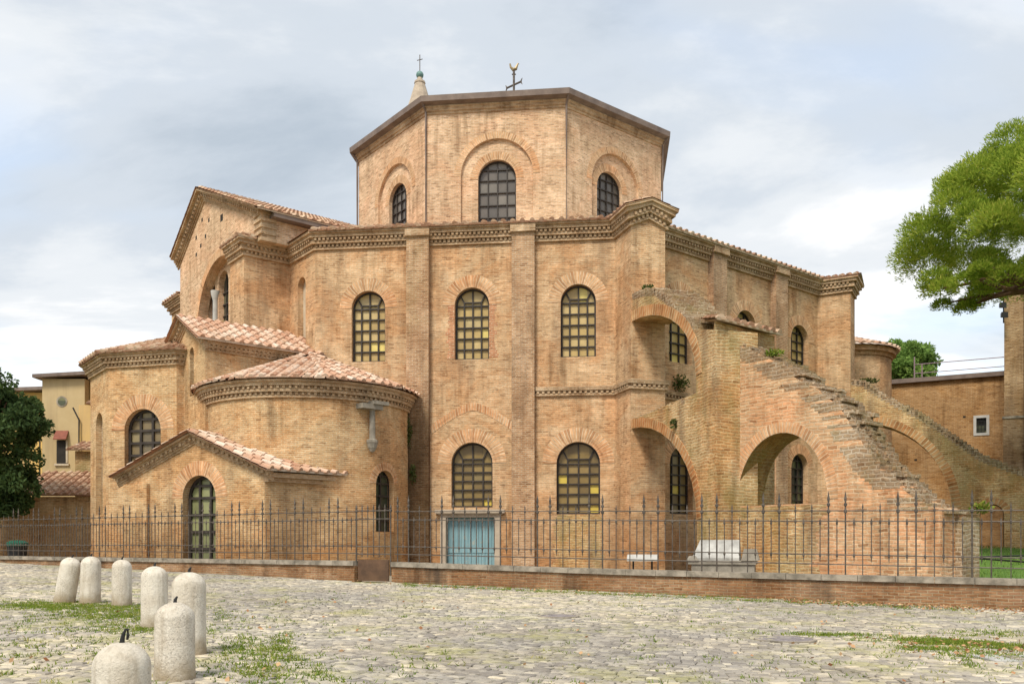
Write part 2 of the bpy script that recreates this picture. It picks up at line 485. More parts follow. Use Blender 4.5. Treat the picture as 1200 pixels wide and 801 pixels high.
# ------------------------------------------------------------ mesh helpers
class MB:
    """Collects polygons with uv coordinates in metres, builds ONE mesh object."""
    def __init__(s):
        s.v = []
        s.f = []
        s.uv = []
        s.mi = []

    def poly(s, pts, uv=None, mi=0):
        i = len(s.v)
        pts = [Vector(p) for p in pts]
        s.v.extend(pts)
        s.f.append(list(range(i, i + len(pts))))
        if uv is None:
            n = Vector((0, 0, 0))
            for a in range(len(pts)):
                p, q = pts[a], pts[(a + 1) % len(pts)]
                n += p.cross(q)
            if n.length > 1e-12:
                n.normalize()
            if abs(n.z) > .85:
                uv = [(p.x, p.y) for p in pts]
            else:
                t = Vector((-n.y, n.x, 0))
                t.normalize()
                uv = [(p.dot(t), p.z) for p in pts]
        s.uv.extend(uv)
        s.mi.append(mi)

    def prism(s, bottom, top, mi=0, caps=True):
        n = len(bottom)
        for i in range(n):
            j = (i + 1) % n
            s.poly([bottom[i], bottom[j], top[j], top[i]], mi=mi)
        if caps:
            s.poly(list(reversed(bottom)), mi=mi)
            s.poly(top, mi=mi)

    def box(s, x0, x1, y0, y1, z0, z1, mi=0, xf=None):
        b = [(x0, y0, z0), (x1, y0, z0), (x1, y1, z0), (x0, y1, z0)]
        t = [(x0, y0, z1), (x1, y0, z1), (x1, y1, z1), (x0, y1, z1)]
        if xf:
            b = [xf(*p) for p in b]
            t = [xf(*p) for p in t]
        s.prism(b, t, mi)

    def fbox(s, F, u0, u1, o0, o1, z0, z1, mi=0):
        b = [F(u0, o1, z0), F(u1, o1, z0), F(u1, o0, z0), F(u0, o0, z0)]
        t = [F(u0, o1, z1), F(u1, o1, z1), F(u1, o0, z1), F(u0, o0, z1)]
        s.prism(b, t, mi)

    def tube(s, pts, r, n=8, mi=0, caps=True):
        pts = [Vector(p) for p in pts]
        rs = r if isinstance(r, (list, tuple)) else [r] * len(pts)
        rings = []
        for i, p in enumerate(pts):
            d = (pts[min(i + 1, len(pts) - 1)] - pts[max(i - 1, 0)])
            d.normalize()
            a = d.cross(Vector((0, 0, 1)))
            if a.length < 1e-3:
                a = Vector((1, 0, 0))
            a.normalize()
            b = a.cross(d)
            rings.append([p + (a * math.cos(2 * PI * k / n) + b * math.sin(2 * PI * k / n)) * rs[i] for k in range(n)])
        for i in range(len(rings) - 1):
            for k in range(n):
                m = (k + 1) % n
                s.poly([rings[i][m], rings[i][k], rings[i + 1][k], rings[i + 1][m]], mi=mi)
        if caps:
            s.poly(rings[0], mi=mi)
            s.poly(list(reversed(rings[-1])), mi=mi)

    def lathe(s, c, prof, n=24, mi=0):
        c = Vector(c)
        R = [[c + Vector((r * math.cos(2 * PI * k / n), r * math.sin(2 * PI * k / n), z)) for k in range(n)] for r, z in prof]
        for i in range(len(R) - 1):
            for k in range(n):
                m = (k + 1) % n
                if prof[i + 1][0] < 1e-5:
                    s.poly([R[i][k], R[i][m], R[i + 1][k]], mi=mi)
                elif prof[i][0] < 1e-5:
                    s.poly([R[i][k], R[i + 1][m], R[i + 1][k]], mi=mi)
                else:
                    s.poly([R[i][k], R[i][m], R[i + 1][m], R[i + 1][k]], mi=mi)

    def build(s, name, mats, parent=None, smooth=False, weld=False):
        if not isinstance(mats, (list, tuple)):
            mats = [mats]
        base = wloc(parent) if parent is not None else Vector((0, 0, 0))
        me = bpy.data.meshes.new(name)
        me.from_pydata([tuple(p - base) for p in s.v], [], s.f)
        ul = me.uv_layers.new(name='UVMap')
        ul.data.foreach_set('uv', [x for p in s.uv for x in p])
        for m in mats:
            me.materials.append(m)
        me.polygons.foreach_set('material_index', s.mi)
        if weld or smooth:
            bm = bmesh.new()
            bm.from_mesh(me)
            bmesh.ops.remove_doubles(bm, verts=bm.verts, dist=1e-4)
            bm.to_mesh(me)
            bm.free()
        if smooth:
            me.polygons.foreach_set('use_smooth', [True] * len(me.polygons))
            if hasattr(me, 'set_sharp_from_angle'):
                me.set_sharp_from_angle(angle=math.radians(40))
        me.update()
        o = bpy.data.objects.new(name, me)
        COL.objects.link(o)
        if parent is not None:
            o.parent = parent
        return o


def wloc(o):
    p = Vector(o.location)
    while o.parent is not None:
        o = o.parent
        p = p + Vector(o.location)
    return p


def thing(name, label, cat, loc=(0, 0, 0), group=None):
    o = bpy.data.objects.new(name, None)
    o.empty_display_size = .3
    COL.objects.link(o)
    o.location = loc
    return tag(o, label, cat, group)


def tag(o, label, cat, group=None):
    o['label'] = label
    o['category'] = cat
    if group:
        o['group'] = group
    return o


def structure(o):
    o['kind'] = 'structure'
    return o


def stuff(o, label, cat):
    o['kind'] = 'stuff'
    o['label'] = label
    o['category'] = cat
    return o


class Frame:
    """u runs right along a wall (seen from outside), o outwards, z up."""
    def __init__(s, c, ang):
        s.c = Vector((c[0], c[1], 0))
        s.d = Vector((math.cos(ang), math.sin(ang), 0))
        s.n = Vector((math.sin(ang), -math.cos(ang), 0))

    def __call__(s, u, o, z):
        return s.c + s.d * u + s.n * o + Vector((0, 0, z))


def arch_pts(uc, w, z0, z1, n=14, inset=0.0, rise=None):
    """CCW outline of a round-headed opening; z1 = crown."""
    w2 = w - inset
    rs = (w if rise is None else rise)
    sp = z1 - rs
    pts = [(uc - w2, z0 + inset), (uc + w2, z0 + inset)]
    for i in range(n + 1):
        a = PI * i / n
        pts.append((uc + w2 * math.cos(a), sp + (rs - inset) * math.sin(a)))
    return pts


def area2(p):
    return sum(p[i][0] * p[(i + 1) % len(p)][1] - p[(i + 1) % len(p)][0] * p[i][1] for i in range(len(p)))


def tess(outline, holes):
    loops = [outline] + holes
    flat = [p for l in loops for p in l]
    tris = tessellate_polygon([[Vector((p[0], p[1], 0)) for p in l] for l in loops])
    out = []
    for t in tris:
        q = [flat[i] for i in t]
        ar = area2(q)
        if abs(ar) < 1e-9:
            continue
        if ar < 0:
            q.reverse()
        out.append(q)
    return out


def wall(mb, F, o, outline, holes=(), depth=.4, mi=0, back=None, us=0.0, mr=None):
    """flat wall with openings; holes get reveals 'depth' deep; back=o2 adds the rear face and edges (a free-standing slab)."""
    holes = [list(h) for h in holes]
    for q in tess(list(outline), holes):
        mb.poly([F(u, o, z) for u, z in q], [(u + us, z) for u, z in q], mi)
        if back is not None:
            q2 = list(reversed(q))
            mb.poly([F(u, back, z) for u, z in q2], [(u + us, z) for u, z in q2], mi)
    o2 = back if back is not None else o - depth
    for h in holes:
        if area2(h) < 0:
            h.reverse()
        s = 0
        for i in range(len(h)):
            a, b = h[i], h[(i + 1) % len(h)]
            L = math.hypot(b[0] - a[0], b[1] - a[1])
            vert = abs(b[1] - a[1]) > abs(b[0] - a[0])
            if vert:
                uv = [(0, a[1]), (0, b[1]), (o - o2, b[1]), (o - o2, a[1])]
            else:
                uv = [(s, 0), (s + L, 0), (s + L, o - o2), (s, o - o2)]
            mb.poly([F(a[0], o, a[1]), F(b[0], o, b[1]), F(b[0], o2, b[1]), F(a[0], o2, a[1])], uv, mi if mr is None else mr)
            s += L
    if back is not None:
        ol = list(outline)
        if area2(ol) < 0:
            ol.reverse()
        for i in range(len(ol)):
            a, b = ol[i], ol[(i + 1) % len(ol)]
            mb.poly([F(b[0], o, b[1]), F(a[0], o, a[1]), F(a[0], back, a[1]), F(b[0], back, b[1])], mi=mi)


def ring(mb, F, o, uc, w, z1, thick, proud=.012, a0=0., a1=PI, n=18, rise=None, mi=0):
    """brick voussoir ring round an arch crown (a thin proud course)."""
    rs = w if rise is None else rise
    sp = z1 - rs
    s = 0
    pa = None
    for i in range(n + 1):
        a = a0 + (a1 - a0) * i / n
        p = (uc + w * math.cos(a), sp + rs * math.sin(a))
        q = (uc + (w + thick) * math.cos(a), sp + (rs + thick) * math.sin(a))
        if pa:
            L = math.hypot(p[0] - pa[0][0], p[1] - pa[0][1]) * (1 + thick / (2 * w))
            uv = [(0, s), (thick, s), (thick, s + L), (0, s + L)]
            mb.poly([F(*v) for v in ((pa[0][0], o + proud, pa[0][1]), (pa[1][0], o + proud, pa[1][1]), (q[0], o + proud, q[1]), (p[0], o + proud, p[1]))], uv, mi)
            mb.poly([F(*v) for v in ((pa[1][0], o + proud, pa[1][1]), (pa[1][0], o - .02, pa[1][1]), (q[0], o - .02, q[1]), (q[0], o + proud, q[1]))], uv, mi)
            mb.poly([F(*v) for v in ((p[0], o + proud, p[1]), (p[0], o - .02, p[1]), (pa[0][0], o - .02, pa[0][1]), (pa[0][0], o + proud, pa[0][1]))], uv, mi)
            s += L
        pa = (p, q)


def flatbar(mb, F, a, b, wd, o0, o1, mi=0):
    """bar between (u,z) points a and b, width wd in the wall plane, from depth o0 to o1."""
    du, dz = b[0] - a[0], b[1] - a[1]
    L = math.hypot(du, dz) or 1
    nu, nz = -dz / L * wd / 2, du / L * wd / 2
    q = [(a[0] - nu, a[1] - nz), (b[0] - nu, b[1] - nz), (b[0] + nu, b[1] + nz), (a[0] + nu, a[1] + nz)]
    mb.prism([F(u, o0, z) for u, z in q], [F(u, o1, z) for u, z in q], mi)


def window(parent, F, o, uc, w, z0, z1, nx=4, ny=5, depth=.38, pane='pane_hi', vous=.55, bar=.06, frame=.075,
           ringn=18, style='spoke', framemat=None, vmat=None, name='window'):
    """round-headed window: iron frame, pane, brick arch."""
    fm = MB()
    oi = o - depth
    sp = z1 - w
    outer = arch_pts(uc, w + .01, z0 - .01, z1 + .01)
    inner = arch_pts(uc, w, z0, z1, inset=frame)
    n = len(outer)
    for i in range(n):
        j = (i + 1) % n
        fm.prism([F(p[0], oi + .02, p[1]) for p in (outer[i], outer[j], inner[j], inner[i])],
                 [F(p[0], oi + .10, p[1]) for p in (outer[i], outer[j], inner[j], inner[i])])
    cw = 2 * w / nx

    def top(u):
        return sp + math.sqrt(max(0, w * w - (u - uc) ** 2))
    ch = (sp - z0) / ny
    k = -1
    for i in range(1, nx):
        u = uc - w + i * cw
        t = top(u) if (style == 'plain' or (nx % 2 == 0 and i == nx // 2)) else sp + .22 * w
        flatbar(fm, F, (u, z0), (u, t - .02), bar, oi + .012, oi + .085)
    for j in range(1, ny + 1):
        z = z0 + j * ch
        flatbar(fm, F, (uc - w, z), (uc + w, z), bar, oi + .015, oi + .09)
    if style == 'spoke':
        zt = sp + .22 * w
        ua = uc - w + cw
        ub = uc + w - cw
        flatbar(fm, F, (ua, zt), (ub, zt), bar, oi + .013, oi + .088)
        for u, sg in ((ua, -1), (ub, 1)):
            a = math.radians(42)
            flatbar(fm, F, (u, zt), (uc + sg * w * math.cos(a), sp + w * math.sin(a)), bar, oi + .011, oi + .083)
    else:
        z = sp + .55 * w
        hw = math.sqrt(w * w - (z - sp) ** 2)
        flatbar(fm, F, (uc - hw, z), (uc + hw, z), bar, oi + .015, oi + .09)
    ob = fm.build(name, framemat or M['ironwin'], parent)
    pm = MB()
    off = random.randint(0, 400)
    for q in tess(arch_pts(uc, w + .01, z0 - .01, z1 + .01), []):
        pm.poly([F(u, oi, z) for u, z in q], [((u - uc + w) / cw + off, (z - z0) / ch + off) for u, z in q])
    pm.build('pane', M[pane], ob)
    if vous:
        am = MB()
        ring(am, F, o, uc, w, z1, vous, n=ringn)
        am.build('brick_arch', vmat or BK['vous'], ob)
    return ob


def mitre(path):
    """outward (right-hand) mitre vectors for an open plan path."""
    out = []
    P = [Vector((p[0], p[1], 0)) for p in path]
    for i in range(len(P)):
        ns = []
        for a, b in ((i - 1, i), (i, i + 1)):
            if a >= 0 and b < len(P):
                t = (P[b] - P[a]).normalized()
                ns.append(Vector((t.y, -t.x, 0)))
        m = sum(ns, Vector((0, 0, 0)))
        m.normalize()
        m = m / max(.35, m.dot(ns[0]))
        out.append(m)
    return P, out


def sweep(mb, path, prof, dz=None, mi=0):
    """sweep a profile [(outset, z)...] (from bottom to top) along the plan path."""
    P, m = mitre(path)
    dz = dz or [0] * len(P)
    s = 0
    for i in range(len(P) - 1):
        L = (P[i + 1] - P[i]).length
        for j in range(len(prof) - 1):
            (o0, z0), (o1, z1) = prof[j], prof[j + 1]
            up = Vector((0, 0, 1))
            a = P[i] + m[i] * o0 + up * (z0 + dz[i])
            b = P[i + 1] + m[i + 1] * o0 + up * (z0 + dz[i + 1])
            c = P[i + 1] + m[i + 1] * o1 + up * (z1 + dz[i + 1])
            d = P[i] + m[i] * o1 + up * (z1 + dz[i])
            hv = abs(z1 - z0) + abs(o1 - o0)
            mb.poly([a, b, c, d], [(s, z0), (s + L, z0), (s + L, z0 + hv), (s, z0 + hv)], mi)
        s += L
    for i, flip in ((0, 1), (len(P) - 1, 0)):
        q = [P[i] + m[i] * o + Vector((0, 0, z + dz[i])) for o, z in prof]
        if flip:
            q.reverse()
        mb.poly(q, mi=mi)


def dentils(mb, path, o0, o1, z0, z1, step=.28, wd=.14, dz=None, mi=0):
    P, m = mitre(path)
    dz = dz or [0] * len(P)
    for i in range(len(P) - 1):
        t = P[i + 1] - P[i]
        L = t.length
        t.normalize()
        n = Vector((t.y, -t.x, 0))
        k = max(1, int(L / step))
        for j in range(k):
            c = P[i] + t * ((j + .5) * L / k)
            h = dz[i] + (dz[i + 1] - dz[i]) * (j + .5) / k
            q = [c - t * wd / 2 + n * o1, c + t * wd / 2 + n * o1, c + t * wd / 2 + n * o0, c - t * wd / 2 + n * o0]
            mb.prism([p + Vector((0, 0, z0 + h)) for p in q], [p + Vector((0, 0, z1 + h)) for p in q], mi)


def cornice(parent, path, z0, z1, out=.42, dz=None, name='cornice', step=.19):
    h = z1 - z0
    mb = MB()
    prof = [(-.05, z0), (.10 * out / .42, z0), (.10 * out / .42, z0 + .16 * h), (.05, z0 + .16 * h), (.05, z0 + .32 * h), (.22 * out / .42, z0 + .32 * h),
            (.22 * out / .42, z0 + .50 * h), (.19 * out / .42, z0 + .50 * h), (.19 * out / .42, z0 + .66 * h), (.33 * out / .42, z0 + .66 * h),
            (.33 * out / .42, z0 + .84 * h), (out, z0 + .86 * h), (out, z1), (-.05, z1)]
    sweep(mb, path, prof, dz)
    dentils(mb, path, .02, .15 * out / .42, z0 + .16 * h, z0 + .315 * h, step, step * .55, dz)
    dentils(mb, path, .15 * out / .42, .29 * out / .42, z0 + .50 * h, z0 + .655 * h, step, step * .55, dz)
    return mb.build(name, BK['corn'], parent)


def tile_row(mb, p0, p1, r0, r1, nrm, L=.5, seg=5, pan=0., mi=0):
    """one row of half-round cover tiles from eave p0 up to p1, each tile overlapping the one above; pan = half pitch of pan tiles."""
    p0, p1 = Vector(p0), Vector(p1)
    ax = p1 - p0
    T = ax.length
    if T < .05:
        return
    ax.normalize()
    nrm = Vector(nrm).normalized()
    sd = ax.cross(nrm)
    n = max(1, int(round(T / L)))
    for i in range(n):
        a, b = i / n, min(1.0, (i + 1.12) / n)
        ca, cb = p0 + ax * T * a, p0 + ax * T * b
        ra = r0 + (r1 - r0) * a
        rb = (r0 + (r1 - r0) * b) * .80
        jit = random.uniform(-.012, .012)
        lift = .035
        cv = (random.random(), random.random())
        prev = None
        first = []
        for k in range(seg + 1):
            th = PI * k / seg
            ea = ca + sd * (ra * math.cos(th) + jit) + nrm * (ra * math.sin(th) * .95 + lift)
            eb = cb + sd * (rb * math.cos(th) + jit) + nrm * (rb * math.sin(th) * .9 + .005)
            first.append(ea)
            if prev:
                mb.poly([prev[0], ea, eb, prev[1]], [cv] * 4, mi)
            prev = (ea, eb)
        mb.poly(first, [cv] * len(first), mi)
        if pan > 0:
            cv2 = (random.random() * .8, random.random())
            pa = pan * (1 if r1 == r0 else ra / r0)
            pb = pan * (1 if r1 == r0 else (r0 + (r1 - r0) * b) / r0)
            q = [ca - sd * pa + nrm * .03, ca + sd * pa + nrm * .03, cb + sd * pb - nrm * .0, cb - sd * pb - nrm * .0]
            mb.poly([q[1], q[0], q[3], q[2]], [cv2] * 4, mi)
            mb.poly([q[0], q[1], q[1] - nrm * .05, q[0] - nrm * .05], [cv2] * 4, mi)


def tile_plane(mb, e0, e1, t0, t1, pitch=.40, L=.5, r=.105, mi=0, under=True):
    """tiled roof plane: eave e0->e1 (left to right seen from outside/below), top t0->t1."""
    e0, e1, t0, t1 = map(Vector, (e0, e1, t0, t1))
    nrm = (e1 - e0).cross(t0 - e0)
    if nrm.length < 1e-6:
        nrm = (e1 - e0).cross(t1 - e0)
    nrm.normalize()
    if nrm.z < 0:
        nrm = -nrm
    n = max(1, int(round((e1 - e0).length / pitch)))
    for i in range(n):
        f = (i + .5) / n
        tile_row(mb, e0.lerp(e1, f), t0.lerp(t1, f), r, r if (t1 - t0).length > .6 * (e1 - e0).length else r * .55, nrm, L, pan=.5 * (e1 - e0).length / n, mi=mi)
    if under:
        mb.poly([e0 - nrm * .06, t0 - nrm * .06, t1 - nrm * .06, e1 - nrm * .06], mi=mi)
        mb.poly([e0 - nrm * .06, e1 - nrm * .06, e1 + nrm * .02, e0 + nrm * .02], mi=mi)


def np_quads(name, verts, mat, parent=None, uvs=None, smooth=False):
    """verts (N,4,3) -> one mesh of N quads; uvs (N,) random tone per quad."""
    N = len(verts)
    me = bpy.data.meshes.new(name)
    v = verts.reshape(-1, 3).astype(np.float32)
    if parent is not None:
        v = v - np.array(wloc(parent), dtype=np.float32)
    me.vertices.add(N * 4)
    me.vertices.foreach_set('co', v.ravel())
    me.loops.add(N * 4)
    me.loops.foreach_set('vertex_index', np.arange(N * 4, dtype=np.int32))
    me.polygons.add(N)
    me.polygons.foreach_set('loop_start', np.arange(0, N * 4, 4, dtype=np.int32))
    me.polygons.foreach_set('loop_total', np.full(N, 4, dtype=np.int32))
    me.update(calc_edges=True)
    ul = me.uv_layers.new(name='UVMap')
    if uvs is None:
        uvs = rng.random(N)
    uu = np.repeat(uvs, 4)
    ul.data.foreach_set('uv', np.stack([uu, uu], 1).astype(np.float32).ravel())
    me.materials.append(mat)
    me.validate()
    o = bpy.data.objects.new(name, me)
    COL.objects.link(o)
    if parent is not None:
        o.parent = parent
    return o


def leaf_quads(cent, dirs, length, width):
    """thin leaf quads: centre (N,3), direction (N,3)."""
    N = len(cent)
    d = dirs / np.maximum(1e-6, np.linalg.norm(dirs, axis=1, keepdims=True))
    r = rng.normal(size=(N, 3))
    s = np.cross(d, r)
    s /= np.maximum(1e-6, np.linalg.norm(s, axis=1, keepdims=True))
    L = (length * rng.uniform(.7, 1.3, (N, 1)))
    W = (width * rng.uniform(.7, 1.3, (N, 1)))
    a = cent - d * L * .5
    b = cent + d * L * .5
    return np.stack([a - s * W * .25, a + s * W * .25, b + s * W * .25 + d * 0, b - s * W * .25], 1) if False else \
        np.stack([a, cent + s * W * .5, b, cent - s * W * .5], 1)


def ground(x, y):
    return .12 + .014 * (y - 20) - .013 * x


# ------------------------------------------------------------ street, ground
CTR = (.12, 56.0)
A = 17.25
TH = math.radians(6.3)
WALL1 = [(26.0, 14.2), (12.0, 20.9), (-3.9, 28.5)]
WALL2 = [(-5.2, 29.0), (-24.0, 40.5), (-40.0, 50.3)]


def wall_line_y(x):
    pts = sorted(WALL1 + WALL2)
    if x <= pts[0][0]:
        return pts[0][1]
    for a, b in zip(pts, pts[1:]):
        if x <= b[0]:
            return a[1] + (b[1] - a[1]) * (x - a[0]) / (b[0] - a[0])
    return pts[-1][1]


mb = MB()
mb.poly([(-2500, -2500, -1.2), (2500, -2500, -1.2), (2500, 2500, -1.2), (-2500, 2500, -1.2)])
structure(mb.build('ground', M['yard']))
mb = MB()
xs = [-60, -40, -32, -24, -16, -10, -5.2, -3.9, 0, 4, 8, 12, 18, 26, 60]
for a, b in zip(xs, xs[1:]):
    for (f0, f1) in ((0, .25), (.25, .5), (.5, .75), (.75, 1)):
        q = []
        for x, f in ((a, f0), (b, f0), (b, f1), (a, f1)):
            y = -25 + (wall_line_y(x) + .4 + 25) * f
            q.append((x, y, ground(x, y) - .035))
        mb.poly(q)
structure(mb.build('street_bed', M['earth']))
mb = MB()
q = []
for a, b in zip(xs, xs[1:]):
    mb.poly([(a, wall_line_y(a) + .1, .22), (b, wall_line_y(b) + .1, .22), (b, 110, .22), (a, 110, .22)])
structure(mb.build('yard', M['yard']))
mb = MB()
lx = np.linspace(13.2, 44, 12)
ly = np.linspace(0, 1, 10)


def lawn_z(x, y):
    return .30 + .055 * max(0, y - 24) + .05 * math.sin(x * .7 + y * .4)


for i in range(11):
    for j in range(9):
        q = []
        for x, f in ((lx[i], ly[j]), (lx[i + 1], ly[j]), (lx[i + 1], ly[j + 1]), (lx[i], ly[j + 1])):
            y = (wall_line_y(x) + .6) + f * (42 - wall_line_y(x))
            q.append((x, y, lawn_z(x, y)))
        mb.poly(q)
structure(mb.build('lawn', M['lawn'], weld=True))


def make_setts():
    """worn setts laid in bowed rows, one sheet of real stones."""
    quads, tone = [], []
    ang = math.radians(-20)
    ca, sa = math.cos(ang), math.sin(ang)
    rows = np.arange(-22, 50, .128)
    for r in rows:
        y_base = r
        h = .128
        x = -36 + rng.uniform(0, .3)
        xsx = []
        while x < 26:
            L = rng.uniform(.10, .22)
            xsx.append((x, L))
            x += L + rng.uniform(.004, .014)
        a = np.array(xsx)
        mid = a[:, 0] + a[:, 1] / 2
        bow = .55 * np.sin(mid * .62 + .35 * math.sin(r * .35)) + .12 * np.sin(mid * 2.1 + r)
        slope = .55 * .62 * np.cos(mid * .62 + .35 * math.sin(r * .35))
        u, v = mid, y_base + bow
        X = ca * u - sa * v
        Y = sa * u + ca * v
        wl = np.array([wall_line_y(x) for x in X])
        keep = (Y > 4.0) & (Y < wl - .62) & (np.abs(X) < .66 * Y + 2.0)
        for k in np.nonzero(keep)[0]:
            hw, hh = a[k, 1] / 2, (h - rng.uniform(.004, .018)) / 2
            t = ang + math.atan(slope[k]) + rng.normal(0, .04)
            quads.append((X[k], Y[k], hw, hh, t))
    # light kerb-like setts along the foot of the wall
    for line in (WALL1, WALL2):
        for (p, q) in zip(line, line[1:]):
            p, q = np.array(p), np.array(q)
            d = q - p
            L = np.linalg.norm(d)
            d = d / L
            n = np.array([-d[1], d[0]])
            if n[1] > 0:
                n = -n
            s = 0
            while s < L:
                w = rng.uniform(.24, .36)
                for off in (.17, .43):
                    c = p + d * (s + w / 2 + (off > .3) * .1) + n * (off + .05)
                    quads.append((c[0], c[1], w / 2 - .012, .118, math.atan2(d[1], d[0])))
                s += w
    Q = np.array(quads)
    N = len(Q)
    tone_ = np.clip(rng.normal(.40, .25, N), 0, 1)
    # smoothly varying areas of paler paving
    tone_ = np.clip(tone_ + .22 * np.sin(Q[:, 0] * .5 + 1) * np.sin(Q[:, 1] * .37), 0, 1)
    c, s = np.cos(Q[:, 4]), np.sin(Q[:, 4])
    z0 = .12 + .014 * (Q[:, 1] - 20) - .013 * Q[:, 0] + rng.normal(0, .005, N)
    ti = rng.normal(0, .035, (N, 2))

    def corner(fx, fy, dz, ins):
        lx_, ly_ = fx * (Q[:, 2] - ins), fy * (Q[:, 3] - ins)
        jx = rng.normal(0, .006, N)
        jy = rng.normal(0, .006, N)
        return np.stack([Q[:, 0] + c * (lx_ + jx) - s * (ly_ + jy), Q[:, 1] + s * (lx_ + jx) + c * (ly_ + jy), z0 + dz + ti[:, 0] * lx_ + ti[:, 1] * ly_], 1)
    tops = [corner(fx, fy, .0, .015) for fx, fy in ((-1, -1), (1, -1), (1, 1), (-1, 1))]
    mids = [corner(fx, fy, -.014, 0) for fx, fy in ((-1, -1), (1, -1), (1, 1), (-1, 1))]
    bots = [m - np.array([0, 0, .06]) for m in mids]
    V = [np.stack(tops, 1)]
    T = [tone_]
    for i in range(4):
        j = (i + 1) % 4
        V.append(np.stack([mids[i], mids[j], tops[j], tops[i]], 1))
        V.append(np.stack([bots[i], bots[j], mids[j], mids[i]], 1))
        T += [tone_, tone_]
    return structure(np_quads('street', np.concatenate(V), M['sett'], uvs=np.concatenate(T)))


make_setts()

# ------------------------------------------------------------ the basilica
church = thing('basilica', 'old octagonal brick church with a raised drum, tiled round chapel and sloping brick buttresses', 'church', (CTR[0], CTR[1], 0))


def FK(k, sh=0.0):
    d1 = Vector((math.cos(-TH + PI / 4), math.sin(-TH + PI / 4), 0))
    c = Vector((CTR[0], CTR[1], 0)) + d1 * sh
    return Frame((c.x, c.y), -TH + k * PI / 4)


F0, F1, FL, F2, F3, FL2, FL3, F4 = FK(0), FK(1), FK(-1), FK(2, .6), FK(3, .6), FK(-2), FK(-3), FK(4)
H = 7.145
Z0 = -.4
ZT = 14.8


def rect(u0, u1, z0, z1):
    return [(u0, z0), (u1, z0), (u1, z1), (u0, z1)]


UP0 = [(-4.69, .77), (0.0, .77), (4.69, .77)]
LO0 = [(-4.69, .92, 3.0, 6.0), (0.0, .92, 3.16, 6.03), (4.69, .95, 2.84, 6.0)]
UP1 = [(-4.15, .80), (.70, .80), (5.25, .80)]
LO1 = [(-4.1, .80, 2.9, 5.95), (.70, .80, 2.9, 5.95), (5.25, .76, 3.4, 6.25)]
mb = MB()
holes = [arch_pts(u, w, 9.70, 12.87) for u, w in UP0] + [arch_pts(u, w, a, b) for u, w, a, b in LO0[1:]] + [rect(-1.2, 1.05, -.3, 2.76)]
wall(mb, F0, A, rect(-H, H, Z0, ZT), holes, .42)
holes = [arch_pts(u, w, 9.75, 12.95) for u, w in UP1] + [arch_pts(u, w, a, b) for u, w, a, b in LO1]
wall(mb, F1, A, rect(-H, 7.745, Z0, ZT), holes, .42, us=40)
wall(mb, FL, A, rect(-H, H, Z0, ZT), [arch_pts(5.75, .42, 10.7, 13.9)], .3, us=80)
for F in (F2, F3, FK(4, .3), FL3, FL2):
    wall(mb, F, A, rect(-H, H, Z0, ZT), [], us=120)
mb.build('outer_wall', BK['main'], church)

for u, w in UP0:
    window(church, F0, A, u, w, 9.70, 12.87, 4, 5, .34, 'pane_hi', .55)
for u, w, a, b in LO0[1:]:
    window(church, F0, A, u, w, a, b, 4, 5, .34, 'pane_lo', .62)
for u, w in UP1:
    window(church, F1, A, u, w, 9.75, 12.95, 3, 5, .40, 'pane_hi', .5, style='plain')
for i, (u, w, a, b) in enumerate(LO1):
    window(church, F1, A, u, w, a, b, 3, 5, .40, 'pane_lo' if i == 0 else 'pane_dark', .5, style='plain')
# blind niche beside the presbytery
mb = MB()
wall(mb, FL, A - .28, arch_pts(5.75, .45, 10.65, 13.95), [])
mb.build('niche', M['plaster'], church)

# relieving gable arch over the middle ground-floor window
mb = MB()
pa = None
s = 0
for i in range(25):
    t = -1 + 2 * i / 24
    u = .05 + 1.85 * t
    z = 6.42 + 1.02 * (1 - abs(t) ** 1.45)
    th = .34
    if pa:
        L = math.hypot(u - pa[0], z - pa[1])
        uv = [(0, s), (0, s + L), (th, s + L), (th, s)]
        mb.poly([F0(pa[0], A + .014, pa[1]), F0(u, A + .014, z), F0(u + .1 * t, A + .014, z + th), F0(pa[0] + .1 * pa[2], A + .014, pa[1] + th)], uv)
        mb.poly([F0(u, A + .014, z), F0(pa[0], A + .014, pa[1]), F0(pa[0], A - .02, pa[1]), F0(u, A - .02, z)], uv)
        mb.poly([F0(pa[0] + .1 * pa[2], A + .014, pa[1] + th), F0(u + .1 * t, A + .014, z + th), F0(u + .1 * t, A - .02, z + th), F0(pa[0] + .1 * pa[2], A - .02, pa[1] + th)], uv)
        s += L
    pa = (u, z, t)
mb.build('relieving_arch', BK['vous'], church)

# pilasters
for F, u, o in ((F0, -2.38, .32), (F0, 2.30, .32), (F1, -1.70, .32), (F1, 3.20, .32)):
    mb = MB()
    mb.fbox(F, u - .5, u + .5, A - .05, A + o, Z0, 15.12)
    if F is F0 and u < 0:
        # sloping weathered coping scar, a small raised brick line
        pass
    mb.build('pilaster', BK['pildrip' if (F is F0 and u < 0) else 'pil'], church)

# brick infills and repairs that show as patches
mb = MB()
z = Z0
while z < 2.8:
    zz = min(2.82, z + .088)
    mb.poly([F0(u, A + .005, w_) for u, w_ in rect(3.74 + random.uniform(-.2, .06), 5.66 + random.uniform(-.06, .2), z, zz)])
    z = zz

mb.build('brick_infill', BK['old'], church)
for sg in (-1, 1):
    mb = MB()
    z = 9.75
    while z < 12.25:
        w_ = random.uniform(.20, .42)
        a_, b_ = (.775, .775 + w_) if sg > 0 else (-.775 - w_, -.775)
        mb.poly([F0(u, A + .006, zz) for u, zz in rect(a_, b_, z, z + .17)])
        z += .17
    mb.build('repaired_jamb', BK['redb'], church)

